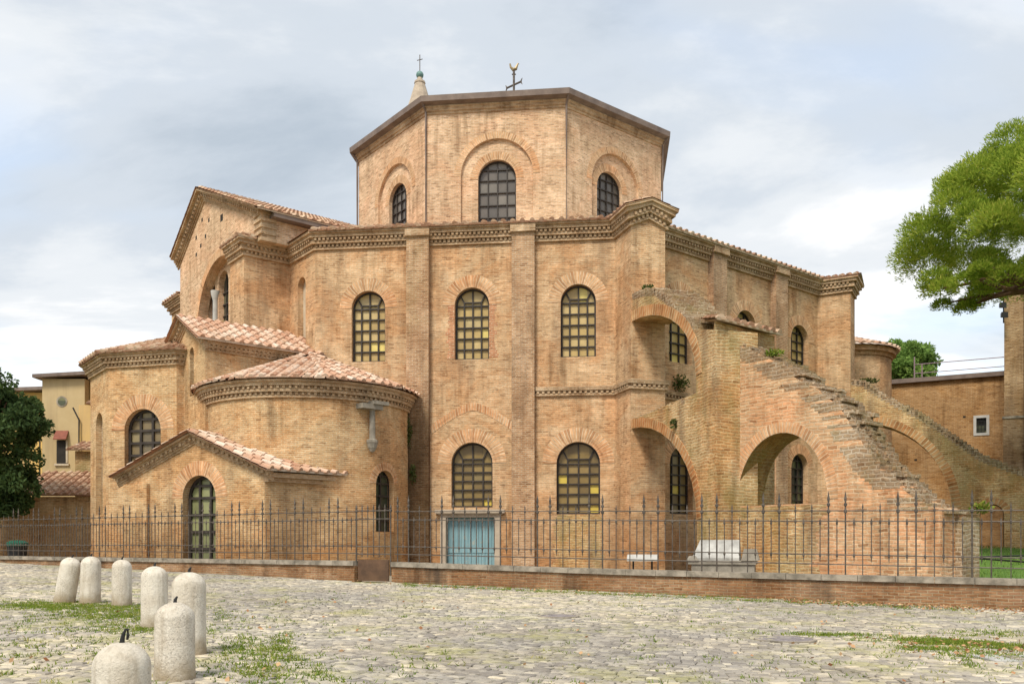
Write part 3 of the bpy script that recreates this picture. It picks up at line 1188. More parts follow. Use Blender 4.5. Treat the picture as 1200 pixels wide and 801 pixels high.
# corner blocks (radial), k = .5 and 1.5
FB1, FB2 = FK(.5), FK(1.5, .6)
FB2.c = FB2.c + Vector((0, 0, 0))
R0 = A / math.cos(PI / 8)
for F in (FB1, FB2):
    mb = MB()
    mb.fbox(F, -.78, .78, 17.6, 20.0, Z0, 14.85)
    # little pediment on top
    q = [(-.78, 14.85), (.78, 14.85), (.78, 15.0), (.0, 15.3), (-.78, 15.0)]
    mb.prism([F(u, 17.9, z) for u, z in q], [F(u, 19.98, z) for u, z in q])
    mb.build('corner_buttress', BK['main'], church)

# string course
yc = 18.36


def plan(F, u, o):
    p = F(u, o, 0)
    return (p.x, p.y)


def block_path(F):
    return [plan(F, -.78, R0 - .32), plan(F, -.78, 20.0), plan(F, .78, 20.0), plan(F, .78, R0 - .32)]


mb = MB()
path = [plan(F0, 2.82, A)] + block_path(FB1) + [plan(F1, -3.0, A)]
sweep(mb, path, [(-.02, 8.0), (.10, 8.0), (.10, 8.10), (.04, 8.1), (.04, 8.22), (.16, 8.22), (.18, 8.38), (-.02, 8.42)])
dentils(mb, path, .03, .13, 8.1, 8.215, .22, .11)
mb.build('string_course', BK['corn'], church)

# main cornice: presbytery block -> left face -> front -> corner block -> right face -> corner block
bp1, bp2 = block_path(FB1), block_path(FB2)
gable_tip1 = plan(FB1, 0, 20.0)
gable_tip2 = plan(FB2, 0, 20.0)
path = [plan(FL, 2.75, 19.5), plan(FL, 4.5, 19.5), plan(FL, 4.5, A), plan(FL, H, A)]
cornice(church, path + [plan(F0, -2.88, A)], 14.75, 15.5)
cornice(church, [plan(F0, -1.88, A), plan(F0, 1.80, A)], 14.75, 15.5)
path = [plan(F0, 2.80, A)] + bp1[:2] + [gable_tip1] + bp1[2:] + [plan(F1, -2.2, A)]
cornice(church, path, 14.75, 15.5, dz=[0, 0, -.02, .36, -.02, 0, 0])
cornice(church, [plan(F1, -1.2, A), plan(F1, 2.7, A)], 14.75, 15.5)
path = [plan(F1, 3.7, A)] + bp2[:2] + bp2[2:] + [plan(F2, -5.5, A), plan(F2, 7.1, A)]
cornice(church, path, 14.75, 15.5)
# moulding that runs on over the pilaster heads
for F, u in ((F0, -2.38), (F0, 2.30), (F1, -1.70), (F1, 3.20)):
    mb = MB()
    mb.fbox(F, u - .55, u + .55, A - .05, A + .44, 15.12, 15.5)
    mb.build('pilaster_cap', BK['corn'], church)

# ambulatory roof with rows of cover tiles at the eaves
mb = MB()
ZE, ZD = 15.52, 18.35
for F, ua, ub in ((F0, -H - .15, H + .05), (F1, -H + .05, 7.75)):
    tile_plane(mb, F(ua, A + .50, ZE), F(ub, A + .50, ZE), F(ua * .96, A - .6, ZE + .36), F(ub * .96, A - .6, ZE + .36), .42, .55, .11)
    mb.poly([F(ua * .97, A - .5, ZE + .30), F(ub * .97, A - .5, ZE + .30), F(ub * .5, 8.9, ZD), F(ua * .5, 8.9, ZD)])
for F in (F2, F3, FK(4, .3), FL3, FL2, FL):
    mb.poly([F(-H - .2, A + .5, ZE), F(H + .2, A + .5, ZE), F(H * .5, 8.9, ZD), F(-H * .5, 8.9, ZD)])
for F in (FB1, FB2):
    # small gabled tile caps over the corner blocks
    for sg in (-1, 1):
        if sg < 0:
            tile_plane(mb, F(-1.22, 17.6, 15.5), F(-1.22, 20.44, 15.5), F(0, 17.6, 15.9), F(0, 20.44, 15.9), .36, .4, .09)
        else:
            tile_plane(mb, F(1.22, 20.44, 15.5), F(1.22, 17.6, 15.5), F(0, 20.44, 15.9), F(0, 17.6, 15.9), .36, .4, .09)
# hipped caps over the presbytery block on the left
tile_plane(mb, FL(2.6, 19.95, 15.52), FL(4.95, 19.95, 15.52), FL(2.6, 18.7, 15.95), FL(4.0, 18.7, 15.95), .42, .5, .11)
tile_plane(mb, FL(4.95, 19.95, 15.52), FL(4.95, A + .5, 15.52), FL(4.0, 18.9, 15.95), FL(4.0, 16.5, 15.95), .42, .5, .11)
mb.build('ambulatory_roof', M['tileold'], church)

# drum
mb = MB()
AD = 9.05
HD = AD * math.tan(PI / 8)
DR = {0: (F0, .05, 1.03, 18.45, 22.15, .06, 1.95, 23.22), 1: (F1, -.32, .98, 18.9, 22.2, 0.0, 1.85, 23.2), -1: (FL, .50, .95, 18.9, 22.05, .40, 1.85, 23.1)}
for k, (F, uc, w, z0, z1, bc, bw_, bz) in DR.items():
    blind = arch_pts(bc, bw_, 17.9, bz, 20)
    wall(mb, F, AD, rect(-HD, HD, 16.0, 25.2), [blind], .16, us=20 * k)
    wall(mb, F, AD - .16, arch_pts(bc, bw_ + .01, 17.89, bz + .01, 20), [arch_pts(uc, w, z0, z1)], .35, us=20 * k)
for F in (FK(2), FK(3), FK(4), FL3, FL2):
    wall(mb, F, AD, rect(-HD, HD, 16.0, 25.2), [], us=7)
mb.build('drum_wall', BK['drum'], church)
for k, (F, uc, w, z0, z1, bc, bw_, bz) in DR.items():
    ob = window(church, F, AD - .16, uc, w, z0, z1, 4, 4, .30, 'pane_drum', .42, bar=.05, style='plain')
    mb = MB()
    ring(mb, F, AD, bc, bw_, bz, .36, .012, n=24)
    mb.build('blind_arch', BK['vous'], church)
mb = MB()


def octo(a, z, c=CTR):
    r = a / math.cos(PI / 8)
    return [Vector((c[0] + r * math.sin(-TH + (k + .5) * PI / 4), c[1] - r * math.cos(-TH + (k + .5) * PI / 4), z)) for k in range(8)]


o1, o2, o3 = octo(AD + .02, 25.02), octo(AD + .5, 25.16), octo(AD + .52, 25.46)
o4 = octo(AD + .40, 25.50)
for a, b in ((o1, o2), (o2, o3), (o3, o4)):
    for i in range(8):
        j = (i + 1) % 8
        mb.poly([a[i], a[j], b[j], b[i]])
for i in range(8):
    j = (i + 1) % 8
    mb.poly([o4[i], o4[j], Vector((CTR[0], CTR[1], 29.0))])
mb.build('drum_roof', M['lead'], church)
mb = MB()
op = octo(AD + .08, 0)
for i in (7, 0, 1, 6):
    p = op[i]
    mb.tube([(p.x, p.y, 16.5), (p.x, p.y, 24.8), (p.x + (p.x - CTR[0]) * .035, p.y + (p.y - CTR[1]) * .035, 25.15)], .06, 8)
    mb.build('drainpipe', M['lead'], church)
    mb = MB()
# brick eaves course under the drum roof
mb = MB()
pth = [(p.x, p.y) for p in octo(AD, 0)]
pth = [pth[6], pth[7], pth[0], pth[1], pth[2]]
sweep(mb, pth, [(-.02, 24.65), (.05, 24.65), (.06, 24.78), (.12, 24.8), (.14, 24.95), (.2, 25.0), (.2, 25.06), (-.02, 25.06)])
mb.build('drum_cornice', BK['corn'], church)
# cross with cockerel on the drum
mb = MB()
X, Y = CTR
dx, dy = math.cos(-2.0), math.sin(-2.0)
dx, dy = .75, -.66
mb.tube([(X, Y, 28.8), (X, Y, 31.75)], .07, 8)
mb.tube([(X - dx * .62, Y - dy * .62, 30.78), (X + dx * .62, Y + dy * .62, 30.78)], .06, 8)
for sg in (-1, 1):
    for zz in (-.2, .2):
        mb.tube([(X + sg * dx * .58, Y + sg * dy * .58, 30.78), (X + sg * dx * .70, Y + sg * dy * .70, 30.78 + zz)], [.055, .02], 6)
mb.tube([(X - .13, Y, 31.45), (X + .13, Y, 31.45)], .04, 6)
cr = mb.build('roof_cross', M['iron'], church)
mb = MB()
mb.tube([(X - .25, Y, 32.12), (X - .20, Y, 31.9), (X - .04, Y, 31.74), (X + .12, Y, 31.8), (X + .20, Y, 32.0), (X + .27, Y, 32.15)], [.05, .07, .12, .11, .07, .04], 8)
mb.tube([(X + .25, Y, 32.13), (X + .35, Y, 32.10)], [.035, .01], 6)
mb.build('cockerel', M['gilt'], cr)

# presbytery: tall gabled arm over the left face
PG = 18.9
UA, ZA = -2.3, 20.05
UR, ZR = 5.25, 16.75
UL_, ZL = -6.2, 17.65
mb = MB()
arch = arch_pts(-.2, 3.2, 9.0, 16.0, 24)
wall(mb, FL, PG, [(UL_, 8), (4.4, 8), (4.4, 15.4), (UR, 15.4), (UR, ZR), (UA, ZA - .15), (UL_, ZL)], [arch], .5, us=33)
wp = [(-2.72, .52, 12.2, 15.45), (-1.0, .70, 12.2, 15.6)]
wall(mb, FL, PG - .5, arch_pts(-.2, 3.21, 8.9, 16.01, 24), [arch_pts(*w) for w in wp], .3, us=33)
# side walls back to the drum
b = FL
mb.poly([b(4.4, PG, 15.4), b(4.4, A, 15.4), b(UR, A, 15.4), b(UR, PG, 15.4)])
mb.poly([b(UR, PG, 15.4), b(UR, 7, 15.4), b(UR, 7, ZR), b(UR, PG, ZR)])
mb.poly([b(UL_, 7, 8), b(UL_, PG, 8), b(UL_, PG, ZL), b(UL_, 7, ZL)])
pw = mb.build('presbytery_wall', BK['drum'], church)
mb = MB()
for w in wp:
    for q in tess(arch_pts(w[0], w[1] + .01, w[2] - .01, w[3] + .01), []):
        mb.poly([FL(u, PG - .8, z) for u, z in q], [(u * 3, z * 2) for u, z in q])
pn = mb.build('window', M['pane_dark'], church)
mb = MB()
for w in wp:
    for du in (-.2, .2):
        flatbar(mb, FL, (w[0] + du, w[2]), (w[0] + du, w[3] - .1), .06, PG - .79, PG - .72)
    for dz_ in (.6, 1.2, 1.8, 2.4):
        flatbar(mb, FL, (w[0] - w[1], w[2] + dz_), (w[0] + w[1], w[2] + dz_), .06, PG - .785, PG - .725)
mb.build('window_frame', M['ironwin'], pn)
mb = MB()
c0 = FL(-1.92, PG - .44, 0)
mb.lathe((c0.x, c0.y, 0), [(.0, 12.1), (.17, 12.1), (.15, 14.25), (.17, 14.3), (.24, 14.55), (.26, 14.75), (0, 14.76)], 14)
mb.build('column', M['white'], church, smooth=True)
mb = MB()
ring(mb, FL, PG, -.2, 3.2, 16.0, .42, .015, PI * .12, PI, 26)
mb.build('blind_arch', BK['vous'], church)
# putlog holes
mb = MB()
for u, z in ((-2.7, 18.6), (-3.6, 17.9), (-2.2, 17.6), (-2.9, 17.3), (-3.6, 17.0), (-1.7, 18.3), (.1, 17.9)):
    s_ = .10 if u < 0 else .17
    mb.fbox(FL, u - s_, u + s_, PG - .04, PG + .006, z - s_, z + s_)
    mb.build('putlog_hole', M['dark'], church)
    mb = MB()


def raking(name, F, o, pts, prof_h=.55, out=.38, back=.6, matn='corn'):
    """stepped brick raking cornice on a gable; pts (u,z) of the roof line left to right, hanging below it."""
    mb = MB()
    for (a, b_) in zip(pts, pts[1:]):
        du, dz_ = b_[0] - a[0], b_[1] - a[1]
        L = math.hypot(du, dz_)
        for (h0, h1, oo) in ((0, .2, out), (.2, .36, out * .62), (.36, .62, out * .42), (.62, .8, out * .3), (.8, 1.0, out * .14)):
            q = [(a[0], a[1] - h1 * prof_h), (b_[0], b_[1] - h1 * prof_h), (b_[0], b_[1] - h0 * prof_h), (a[0], a[1] - h0 * prof_h)]
            mb.prism([F(u, o + oo, z) for u, z in q][::-1], [F(u, o - .03 + .001 * h0, z) for u, z in q][::-1])
        n = int(L / .26)
        for i in range(n):
            f = (i + .5) / n
            u, z = a[0] + du * f, a[1] + dz_ * f - .49 * prof_h
            mb.fbox(F, u - .06, u + .06, o + out * .4, o + out * .62, z - .12 * prof_h, z + .12 * prof_h)
    return mb.build(name, BK[matn], church)


raking('gable_cornice', FL, PG, [(UL_ - .25, ZL - .18), (UA, ZA), (UR + .1, ZR + .12)], .6, .45)
# corbelled brick kneeler at the right corner of the gable
mb = MB()
for i in range(9):
    mb.fbox(FL, UR - .75 - (.02 if i % 2 else 0), UR + .06 + (.06 if i % 2 == 0 else 0), PG - .6, PG + .10 + (.07 if i % 2 == 0 else 0), 15.35 + i * .15, 15.35 + i * .15 + .149)
mb.build('kneeler', BK['corn'], church)
# presbytery roof
mb = MB()
ro = PG + .5
tile_plane(mb, FL(UR + .55, ro, ZR - .12), FL(UR + .55, 8, ZR - .12), FL(UA, ro, ZA + .06), FL(UA, 8, ZA + .06), .42, .5, .10)
tile_plane(mb, FL(UL_ - .3, 8, ZL - .12), FL(UL_ - .3, ro, ZL - .12), FL(UA, 8, ZA + .06), FL(UA, ro, ZA + .06), .42, .5, .10)
mb.build('presbytery_roof', M['tileold'], church)
mb = MB()
mb.fbox(FL, UR - .02, UR + .5, 9, PG - .3, ZR - .35, ZR - .16)
mb.build('eaves_board', M['lead'], church)
# presbytery corner block on the right, turret block on the left
mb = MB()
mb.fbox(FL, 2.8, 4.5, A - .1, 19.5, 8.0, ZT)
mb.build('presbytery_buttress', BK['main'], church)
mb = MB()
mb.fbox(FL, -8.6, UL_ + .01, 15.5, 18.6, 4.0, 15.0)
mb.build('presbytery_buttress', BK['main'], church)
cornice(church, [plan(FL, -8.6, 16.0), plan(FL, -8.6, 18.6), plan(FL, -6.2, 18.6)], 14.85, 15.5)
mb = MB()
tile_plane(mb, FL(-9.05, 19.05, 15.52), FL(-6.2, 19.05, 15.52), FL(-8.2, 16.5, 16.1), FL(-6.2, 16.5, 16.1), .42, .5, .10)
mb.build('turret_roof', M['tileold'], church)

# flanking room with tiled roof (left of the chapel)
RO = 22.2
mb = MB()
wall(mb, FL, RO, [(3.2, Z0), (7.1, Z0), (7.1, 9.95), (4.75, 11.15), (3.2, 10.35)], [arch_pts(5.45, .27, 7.9, 10.0)], .35, us=61)
mb.poly([FL(7.1, RO, Z0), FL(7.1, 16.8, Z0), FL(7.1, 16.8, 10.0), FL(7.1, RO, 9.95)])
mb.poly([FL(3.2, 16.8, Z0), FL(3.2, RO, Z0), FL(3.2, RO, 10.35), FL(3.2, 16.8, 10.35)])
mb.build('side_room_wall', BK['chapel'], church)
mb = MB()
wall(mb, FL, RO - .33, arch_pts(5.45, .28, 7.88, 10.02), [])
mb.build('window', M['dark'], church)
raking('room_cornice', FL, RO, [(2.85, 10.35), (4.7, 11.4), (7.3, 10.12)], .5, .34)
mb = MB()
tile_plane(mb, FL(7.5, RO + .45, 10.02), FL(7.5, 16.9, 10.02), FL(4.7, RO + .45, 11.5), FL(4.7, 16.9, 11.5), .42, .5, .11)
tile_plane(mb, FL(2.75, 16.9, 10.32), FL(2.75, RO + .45, 10.32), FL(4.7, 16.9, 11.5), FL(4.7, RO + .45, 11.5), .42, .5, .11)
mb.build('side_room_roof', M['tile'], church)
cornice(church, [plan(FL, 7.1, RO), plan(FL, 7.1, 17.1)], 9.58, 9.98, .28, name='room_eaves')

# apse
mb = MB()
P0, P1, P2, P3 = (-4.4, 22.5), (-1.6, 24.6), (1.6, 24.6), (4.4, 22.5)


def uo(F, p):
    q = F(p[0], p[1], 0)
    return (q.x, q.y)


v = [uo(FL, (-4.4, 17)), uo(FL, P0), uo(FL, P1), uo(FL, P2), uo(FL, P3), uo(FL, (4.4, 17))]


def seg_frame(a, b):
    F = Frame(a, math.atan2(b[1] - a[1], b[0] - a[0]))
    return F, math.hypot(b[0] - a[0], b[1] - a[1])


FA, LA = seg_frame(v[2], v[3])
FBx, LBx = seg_frame(v[3], v[4])
for (a, b_) in ((0, 1), (1, 2), (4, 5)):
    F, L = seg_frame(v[a], v[b_])
    wall(mb, F, 0, rect(0, L, Z0, 9.4), [], us=90 + 9 * a)
wall(mb, FA, 0, rect(0, LA, Z0, 9.4), [arch_pts(1.6, .62, 2.9, 7.6)], .26, us=70)
wall(mb, FBx, 0, rect(0, LBx, Z0, 9.4), [arch_pts(1.77, .93, 4.4, 7.52)], .4, us=75)
mb.build('apse_wall', BK['chapel'], church)
mb = MB()
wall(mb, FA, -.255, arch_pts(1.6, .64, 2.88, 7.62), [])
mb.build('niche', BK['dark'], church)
window(church, FBx, 0, 1.77, .93, 4.4, 7.52, 3, 4, .36, 'pane_apse', .66, bar=.11, frame=.12, style='plain')
cornice(church, v[:5] + [uo(FL, (4.4, 18.5))], 9.38, 10.0, .42)
mb = MB()
ap = uo(FL, (0, 20.0))
apx = Vector((ap[0], ap[1], 12.0))
Pm, mm = mitre(v)
ev = [Pm[i] + mm[i] * .5 + Vector((0, 0, 10.02)) for i in range(6)]
for i in range(1, 4):
    tile_plane(mb, ev[i], ev[i + 1], apx + Vector((-.05, 0, 0)), apx + Vector((.05, 0, 0)), .46, .5, .12)
tile_plane(mb, ev[0], ev[1], Vector((*uo(FL, (0, 17)), 12.0)), apx, .46, .5, .12)
tile_plane(mb, ev[4], ev[5], apx, Vector((*uo(FL, (0, 17)), 12.0)), .46, .5, .12)
mb.build('apse_roof', M['tileold'], church)
# low parapet wall behind the apse roof
mb = MB()
mb.fbox(FL, -5.2, 3.3, 19.8, 20.3, 8, 11.75)
mb.fbox(FL, -5.5, 3.4, 19.7, 20.4, 11.75, 11.9)
mb.build('parapet', BK['old'], church)
mb = MB()
mb.fbox(FL, 3.6, 4.3, 21.2, 22.0, 9.9, 11.0)
mb.fbox(FL, 3.5, 4.4, 21.1, 22.1, 11.0, 11.15)
mb.build('chimney', BK['old'], church)
# buttress stump with tiled cap left of the apse
mb = MB()
mb.box(-25.6, -23.6, 51.5, 53, -.3, 7.0)
mb.build('side_buttress', BK['old'], church)
mb = MB()
tile_plane(mb, (-25.95, 51.1, 7.05), (-23.3, 51.1, 7.05), (-25.95, 53, 7.7), (-23.3, 53, 7.7), .36, .4, .1)
mb.build('side_buttress_cap', M['tileold'], church)

# round chapel in the corner
CC = (-8.97, 39.0)
CR = 4.4


def cyl(s, z, r=CR):
    a = s / CR   # s = arc length, 0 = facing the camera, + to the right
    return Vector((CC[0] + r * math.sin(a), CC[1] - r * math.cos(a), z))


def cyl_wall(mb, s0, s1, z0, z1, holes, depth, ds=.25):
    bm = bmesh.new()
    for q in tess(rect(s0, s1, z0, z1), holes):
        bm.faces.new([bm.verts.new((p[0], p[1], 0)) for p in q])
    s = s0 + ds
    while s < s1:
        bmesh.ops.bisect_plane(bm, geom=bm.verts[:] + bm.edges[:] + bm.faces[:], plane_co=(s, 0, 0), plane_no=(1, 0, 0))
        s += ds
    for f in bm.faces:
        p = [v_.co for v_ in f.verts]
        mb.poly([cyl(c.x, c.y) for c in p], [(c.x, c.y) for c in p])
    bm.free()
    for h in holes:
        for i in range(len(h)):
            a, b_ = h[i], h[(i + 1) % len(h)]
            mb.poly([cyl(*a), cyl(*b_), cyl(*b_, CR - depth), cyl(*a, CR - depth)], [(0, a[1]), (0, b_[1]), (depth, b_[1]), (depth, a[1])])


ang_w = .90   # window bearing on the drum of the chapel
# bearing such that it shows right of centre
SW = 4.4
mb = MB()
hole_c = arch_pts(SW, .56, 2.05, 4.6)
cyl_wall(mb, -8.5, 6.6, Z0, 7.45, [hole_c], .45)
mb.build('chapel_wall', BK['chapel'], church)
aw = SW / CR
FW = Frame((CC[0] + CR * math.sin(aw), CC[1] - CR * math.cos(aw)), aw)
window(church, FW, 0, 0, .59, 2.0, 4.65, 2, 4, .36, 'pane_dark', 0, bar=.07, style='plain')
mb = MB()
n = 16
pa = None
for i in range(n + 1):
    a = PI * i / n
    p = (SW + .56 * math.cos(a), 4.04 + .56 * math.sin(a))
    q = (SW + .90 * math.cos(a), 4.04 + .90 * math.sin(a))
    if pa:
        uv = [(0, i * .13), (.35, i * .13), (.35, i * .13 + .13), (0, i * .13 + .13)]
        mb.poly([cyl(*pa[0], CR + .015), cyl(*pa[1], CR + .015), cyl(*q, CR + .015), cyl(*p, CR + .015)], uv)
        mb.poly([cyl(*pa[1], CR + .015), cyl(*pa[1], CR - .02), cyl(*q, CR - .02), cyl(*q, CR + .015)], uv)
    pa = (p, q)
mb.build('chapel_window_arch', BK['vous'], church)
pth = [(CC[0] + CR * math.sin(t), CC[1] - CR * math.cos(t)) for t in np.linspace(-1.95, 1.50, 34)]
cornice(church, pth, 7.30, 7.98, .40, step=.18)
mb = MB()
Re = CR + .52
ZC0, ZC1 = 8.02, 9.95
FW_ = math.radians(42)
for fc in range(-2, 3):
    tc = fc * FW_ - .02
    ux, uy = math.sin(tc), -math.cos(tc)      # facet outward
    lx_, ly_ = math.cos(tc), math.sin(tc)     # facet lateral
    W2 = Re * math.sin(FW_ / 2)
    nrow = 8
    for i in range(nrow):
        x = -W2 + (i + .5) * 2 * W2 / nrow
        y0 = math.sqrt(Re * Re - x * x)
        y1 = abs(x) / math.tan(FW_ / 2) + .05

        def P_(xx, yy, z):
            return Vector((CC[0] + lx_ * xx + ux * yy, CC[1] + ly_ * xx + uy * yy, z))
        a = P_(x, y0, ZC0)
        b_ = P_(x, y1, ZC1 - (ZC1 - ZC0) * y1 / Re)
        tile_row(mb, a, b_, .105, .105, (ux * .37, uy * .37, 1), .47, 5, pan=W2 / nrow)
    t = tc + FW_ / 2
    e = Vector((CC[0] + Re * math.sin(t), CC[1] - Re * math.cos(t), ZC0 + .02))
    tile_row(mb, e, Vector((CC[0], CC[1], ZC1 + .03)), .13, .12, (.3 * math.sin(t), -.3 * math.cos(t), 1), .47, 5)
NB = 40
for i in range(NB):
    t0, t1 = -1.9 + i * 3.8 / NB, -1.9 + (i + 1) * 3.8 / NB
    mb.poly([Vector((CC[0] + (Re - .05) * math.sin(t), CC[1] - (Re - .05) * math.cos(t), ZC0 - .02)) for t in (t0, t1)] + [Vector((CC[0], CC[1], ZC1 - .06))], [(.3, .5)] * 3)
mb.lathe((CC[0], CC[1], ZC1 - .1), [(.22, 0), (.2, .12), (.1, .2), (0, .22)], 10)
mb.build('chapel_roof', M['tile'], church)
# colonnette bracket fixed to the chapel wall
ac = 3.5 / CR
FC = Frame((CC[0] + CR * math.sin(ac), CC[1] - CR * math.cos(ac)), ac)
mb = MB()
cb = FC(0, .20, 0)
mb.lathe((cb.x, cb.y, 0), [(0, 5.25), (.10, 5.3), (.18, 5.45), (.22, 5.62), (.24, 5.66), (.24, 5.76), (.13, 5.80), (.115, 6.95), (.15, 7.02), (0, 7.03)], 12)
mb.fbox(FC, -.62, .38, -.05, .42, 7.0, 7.2)
mb.fbox(FC, -.12, .62, -.05, .50, 7.2, 7.34)
mb.build('colonnette', M['marbledark'], church)
# drainpipe in the corner
mb = MB()
pp = F0(-2.98, A + .12, 0)
mb.tube([(pp.x, pp.y, .1), (pp.x, pp.y, 7.2), (pp.x - .15, pp.y - .25, 7.7)], .075, 8)
mb.build('drainpipe', M['black'], church)
mb = MB()
pp2 = F0(-3.02, A + .1, 0)
mb.fbox(F0, -3.12, -2.93, A - .1, A + .22, 7.0, 7.35)
mb.build('drainpipe_hopper', M['spire'], church)

# porch
FP = Frame((-9.19, 33.0), math.radians(-26))
mb = MB()
pc = -3.65
hole_p = arch_pts(pc, .88, .0, 4.25)
wall(mb, FP, -.2, [(-7.7, Z0), (-.3, Z0), (-.3, 4.15), (-3.85, 5.72), (-7.7, 4.2)], [hole_p], .45, us=51)
mb.poly([FP(-.3, -.2, Z0), FP(1.25, -4.6, Z0), FP(1.25, -4.6, 4.2), FP(-.3, -.2, 4.15)])
mb.poly([FP(-7.7, -6, Z0), FP(-7.7, -.2, Z0), FP(-7.7, -.2, 4.2), FP(-7.7, -6, 4.2)])
mb.fbox(FP, -7.7, -6.35, -.3, -.02, Z0, 4.0)
mb.build('porch_wall', BK['chapel'], church)
window(church, FP, -.2, pc, .88, .0, 4.25, 3, 5, .40, 'pane_porch', .58, bar=.10, frame=.12, style='plain', name='porch_door')
raking('porch_cornice', FP, -.2, [(-8.15, 4.32), (-3.85, 5.92), (.12, 4.33)], .42, .32)
mb = MB()
tile_plane(mb, FP(.2, .25, 4.33), FP(1.75, -4.5, 4.33), FP(-3.85, .25, 6.02), FP(-3.85, -5.0, 6.02), .40, .5, .11)
tile_plane(mb, FP(-8.25, -5.6, 4.33), FP(-8.25, .25, 4.33), FP(-3.85, -5.6, 6.02), FP(-3.85, .25, 6.02), .40, .5, .11)
mb.build('porch_roof', M['tile'], church)
mb = MB()
pq = [(-.34, -.18), (.12, -.18), (1.68, -4.6), (1.2, -4.6)]
mb.prism([FP(a, b, 4.06) for a, b in pq], [FP(a, b, 4.24) for a, b in pq])
pq = [(-.34, -.18), (-.08, -.18), (1.46, -4.6), (1.2, -4.6)]
mb.prism([FP(a, b, 3.90) for a, b in pq], [FP(a, b, 4.057) for a, b in pq])
mb.build('porch_eaves', BK['corn'], church)

# blue door
mb = MB()
for (u0, u1) in ((-1.13, -.06), (-.05, 1.0)):
    nn = 7
    for i in range(nn):
        a, b_ = u0 + (u1 - u0) * i / nn, u0 + (u1 - u0) * (i + 1) / nn
        mb.fbox(F0, a + .006, b_ - .006, A - .30, A - .26 + random.uniform(-.006, .006), .0, 2.70)
    mb.fbox(F0, u0 + .02, u1 - .02, A - .26, A - .235, 1.15, 1.33)
    mb.fbox(F0, u0 + .02, u1 - .02, A - .26, A - .235, .25, .42)
mb.fbox(F0, -1.2, 1.05, A - .40, A - .31, .0, 2.76)
dr = mb.build('door', M['door'], church)
mb = MB()
for u0, u1 in ((-1.40, -1.16), (1.02, 1.26)):
    mb.fbox(F0, u0, u1, A - .38, A + .10, -.2, 2.72)
mb.fbox(F0, -1.40, 1.26, A - .38, A + .06, 2.72, 2.84)
mb.fbox(F0, -1.62, 1.48, A - .1, A + .26, 2.90, 3.06)
mb.fbox(F0, -1.52, 1.38, A - .1, A + .14, 2.84, 2.90)
mb.build('door_frame', M['spire'], dr)

# ---- flying buttress at the right front corner
FU = Frame(CTR, -TH + PI / 8)
# slab plane: local u = outwards, o = thickness direction (left positive)
ndir = FU.n
ldir = -FU.d
FS = Frame((0, 0), 0)
FS.c = Vector((CTR[0], CTR[1], 0))
FS.d = ndir
FS.n = ldir


def smooth_arc(p, q, bulge, n=10):
    """elliptical quarter arch from crown p=(u,z) down to springing q."""
    return [(p[0] + (q[0] - p[0]) * math.sin(t), q[1] + (p[1] - q[1]) * math.cos(t)) for t in np.linspace(0, PI / 2, n)]


up_in = smooth_arc((19.9, 10.8), (25.55, 7.5), 0)
lo_in = smooth_arc((19.9, 6.35), (25.6, 2.4), 0)
outline = [(26.85, Z0), (26.85, 8.85), (25.4, 9.2), (24.4, 9.95), (23.2, 10.9), (22.2, 11.5), (21.2, 11.75), (19.9, 11.95)]
outline += up_in + [(25.55, 6.9), (23.5, 6.85), (21.5, 6.75), (19.9, 6.72)] + lo_in + [(25.6, Z0)]
mb = MB()
wall(mb, FS, .72, outline, [], back=-.95, us=140)
fb = mb.build('flying_buttress', BK['old'], church)
mb = MB()
for arc in (up_in, lo_in):
    s = 0
    for i in range(len(arc) - 1):
        a, b_ = arc[i], arc[i + 1]
        L = math.hypot(b_[0] - a[0], b_[1] - a[1])

        def nrm2(i):
            j0, j1 = max(0, i - 1), min(len(arc) - 1, i + 1)
            du, dz_ = arc[j1][0] - arc[j0][0], arc[j1][1] - arc[j0][1]
            l = math.hypot(du, dz_)
            return (-dz_ / l, du / l)
        th = .38 if arc is lo_in else .42
        na, nb = nrm2(i), nrm2(i + 1)
        na = (abs(na[0]), abs(na[1]))
        nb = (abs(nb[0]), abs(nb[1]))
        q = [a, b_, (b_[0] + nb[0] * th, b_[1] + nb[1] * th), (a[0] + na[0] * th, a[1] + na[1] * th)]
        mb.prism([FS(u, .70, z) for u, z in q], [FS(u, .745, z) for u, z in q], caps=False)
        mb.poly([FS(u, .745, z) for u, z in q], [(0, s), (0, s + L), (th, s + L), (th, s)])
        s += L
    mb.build('buttress_arch', BK['vousold'], fb)
    mb = MB()


def rubble(mb, pts, F, o0, o1, step=.16, hh=.14, jit=.08):
    """loose broken courses along a sloping top line pts (u,z)."""
    for (a, b_) in zip(pts, pts[1:]):
        du, dz_ = b_[0] - a[0], b_[1] - a[1]
        L = math.hypot(du, dz_)
        n = max(1, int(L / step))
        for i in range(n):
            f = i / n
            u, z = a[0] + du * f, a[1] + dz_ * f
            o = o0
            while o < o1:
                w = random.uniform(.18, .42)
                z1 = z + random.uniform(-.02, jit)
                mb.fbox(F, u - step * .6, u + step * random.uniform(.5, 1.1), o, min(o1, o + w) - .012, z - hh * 1.6, z1)
                o += w


mb = MB()
rubble(mb, [(19.95, 11.95), (21.2, 11.75), (22.2, 11.5), (23.2, 10.9), (24.4, 9.95), (25.4, 9.22)], FS, -.97, .74)
rubble(mb, [(20.0, 6.72), (21.5, 6.75), (23.5, 6.85), (25.5, 6.9)], FS, -.97, .73, jit=.04)
mb.build('buttress_rubble', BK['dark'], fb)

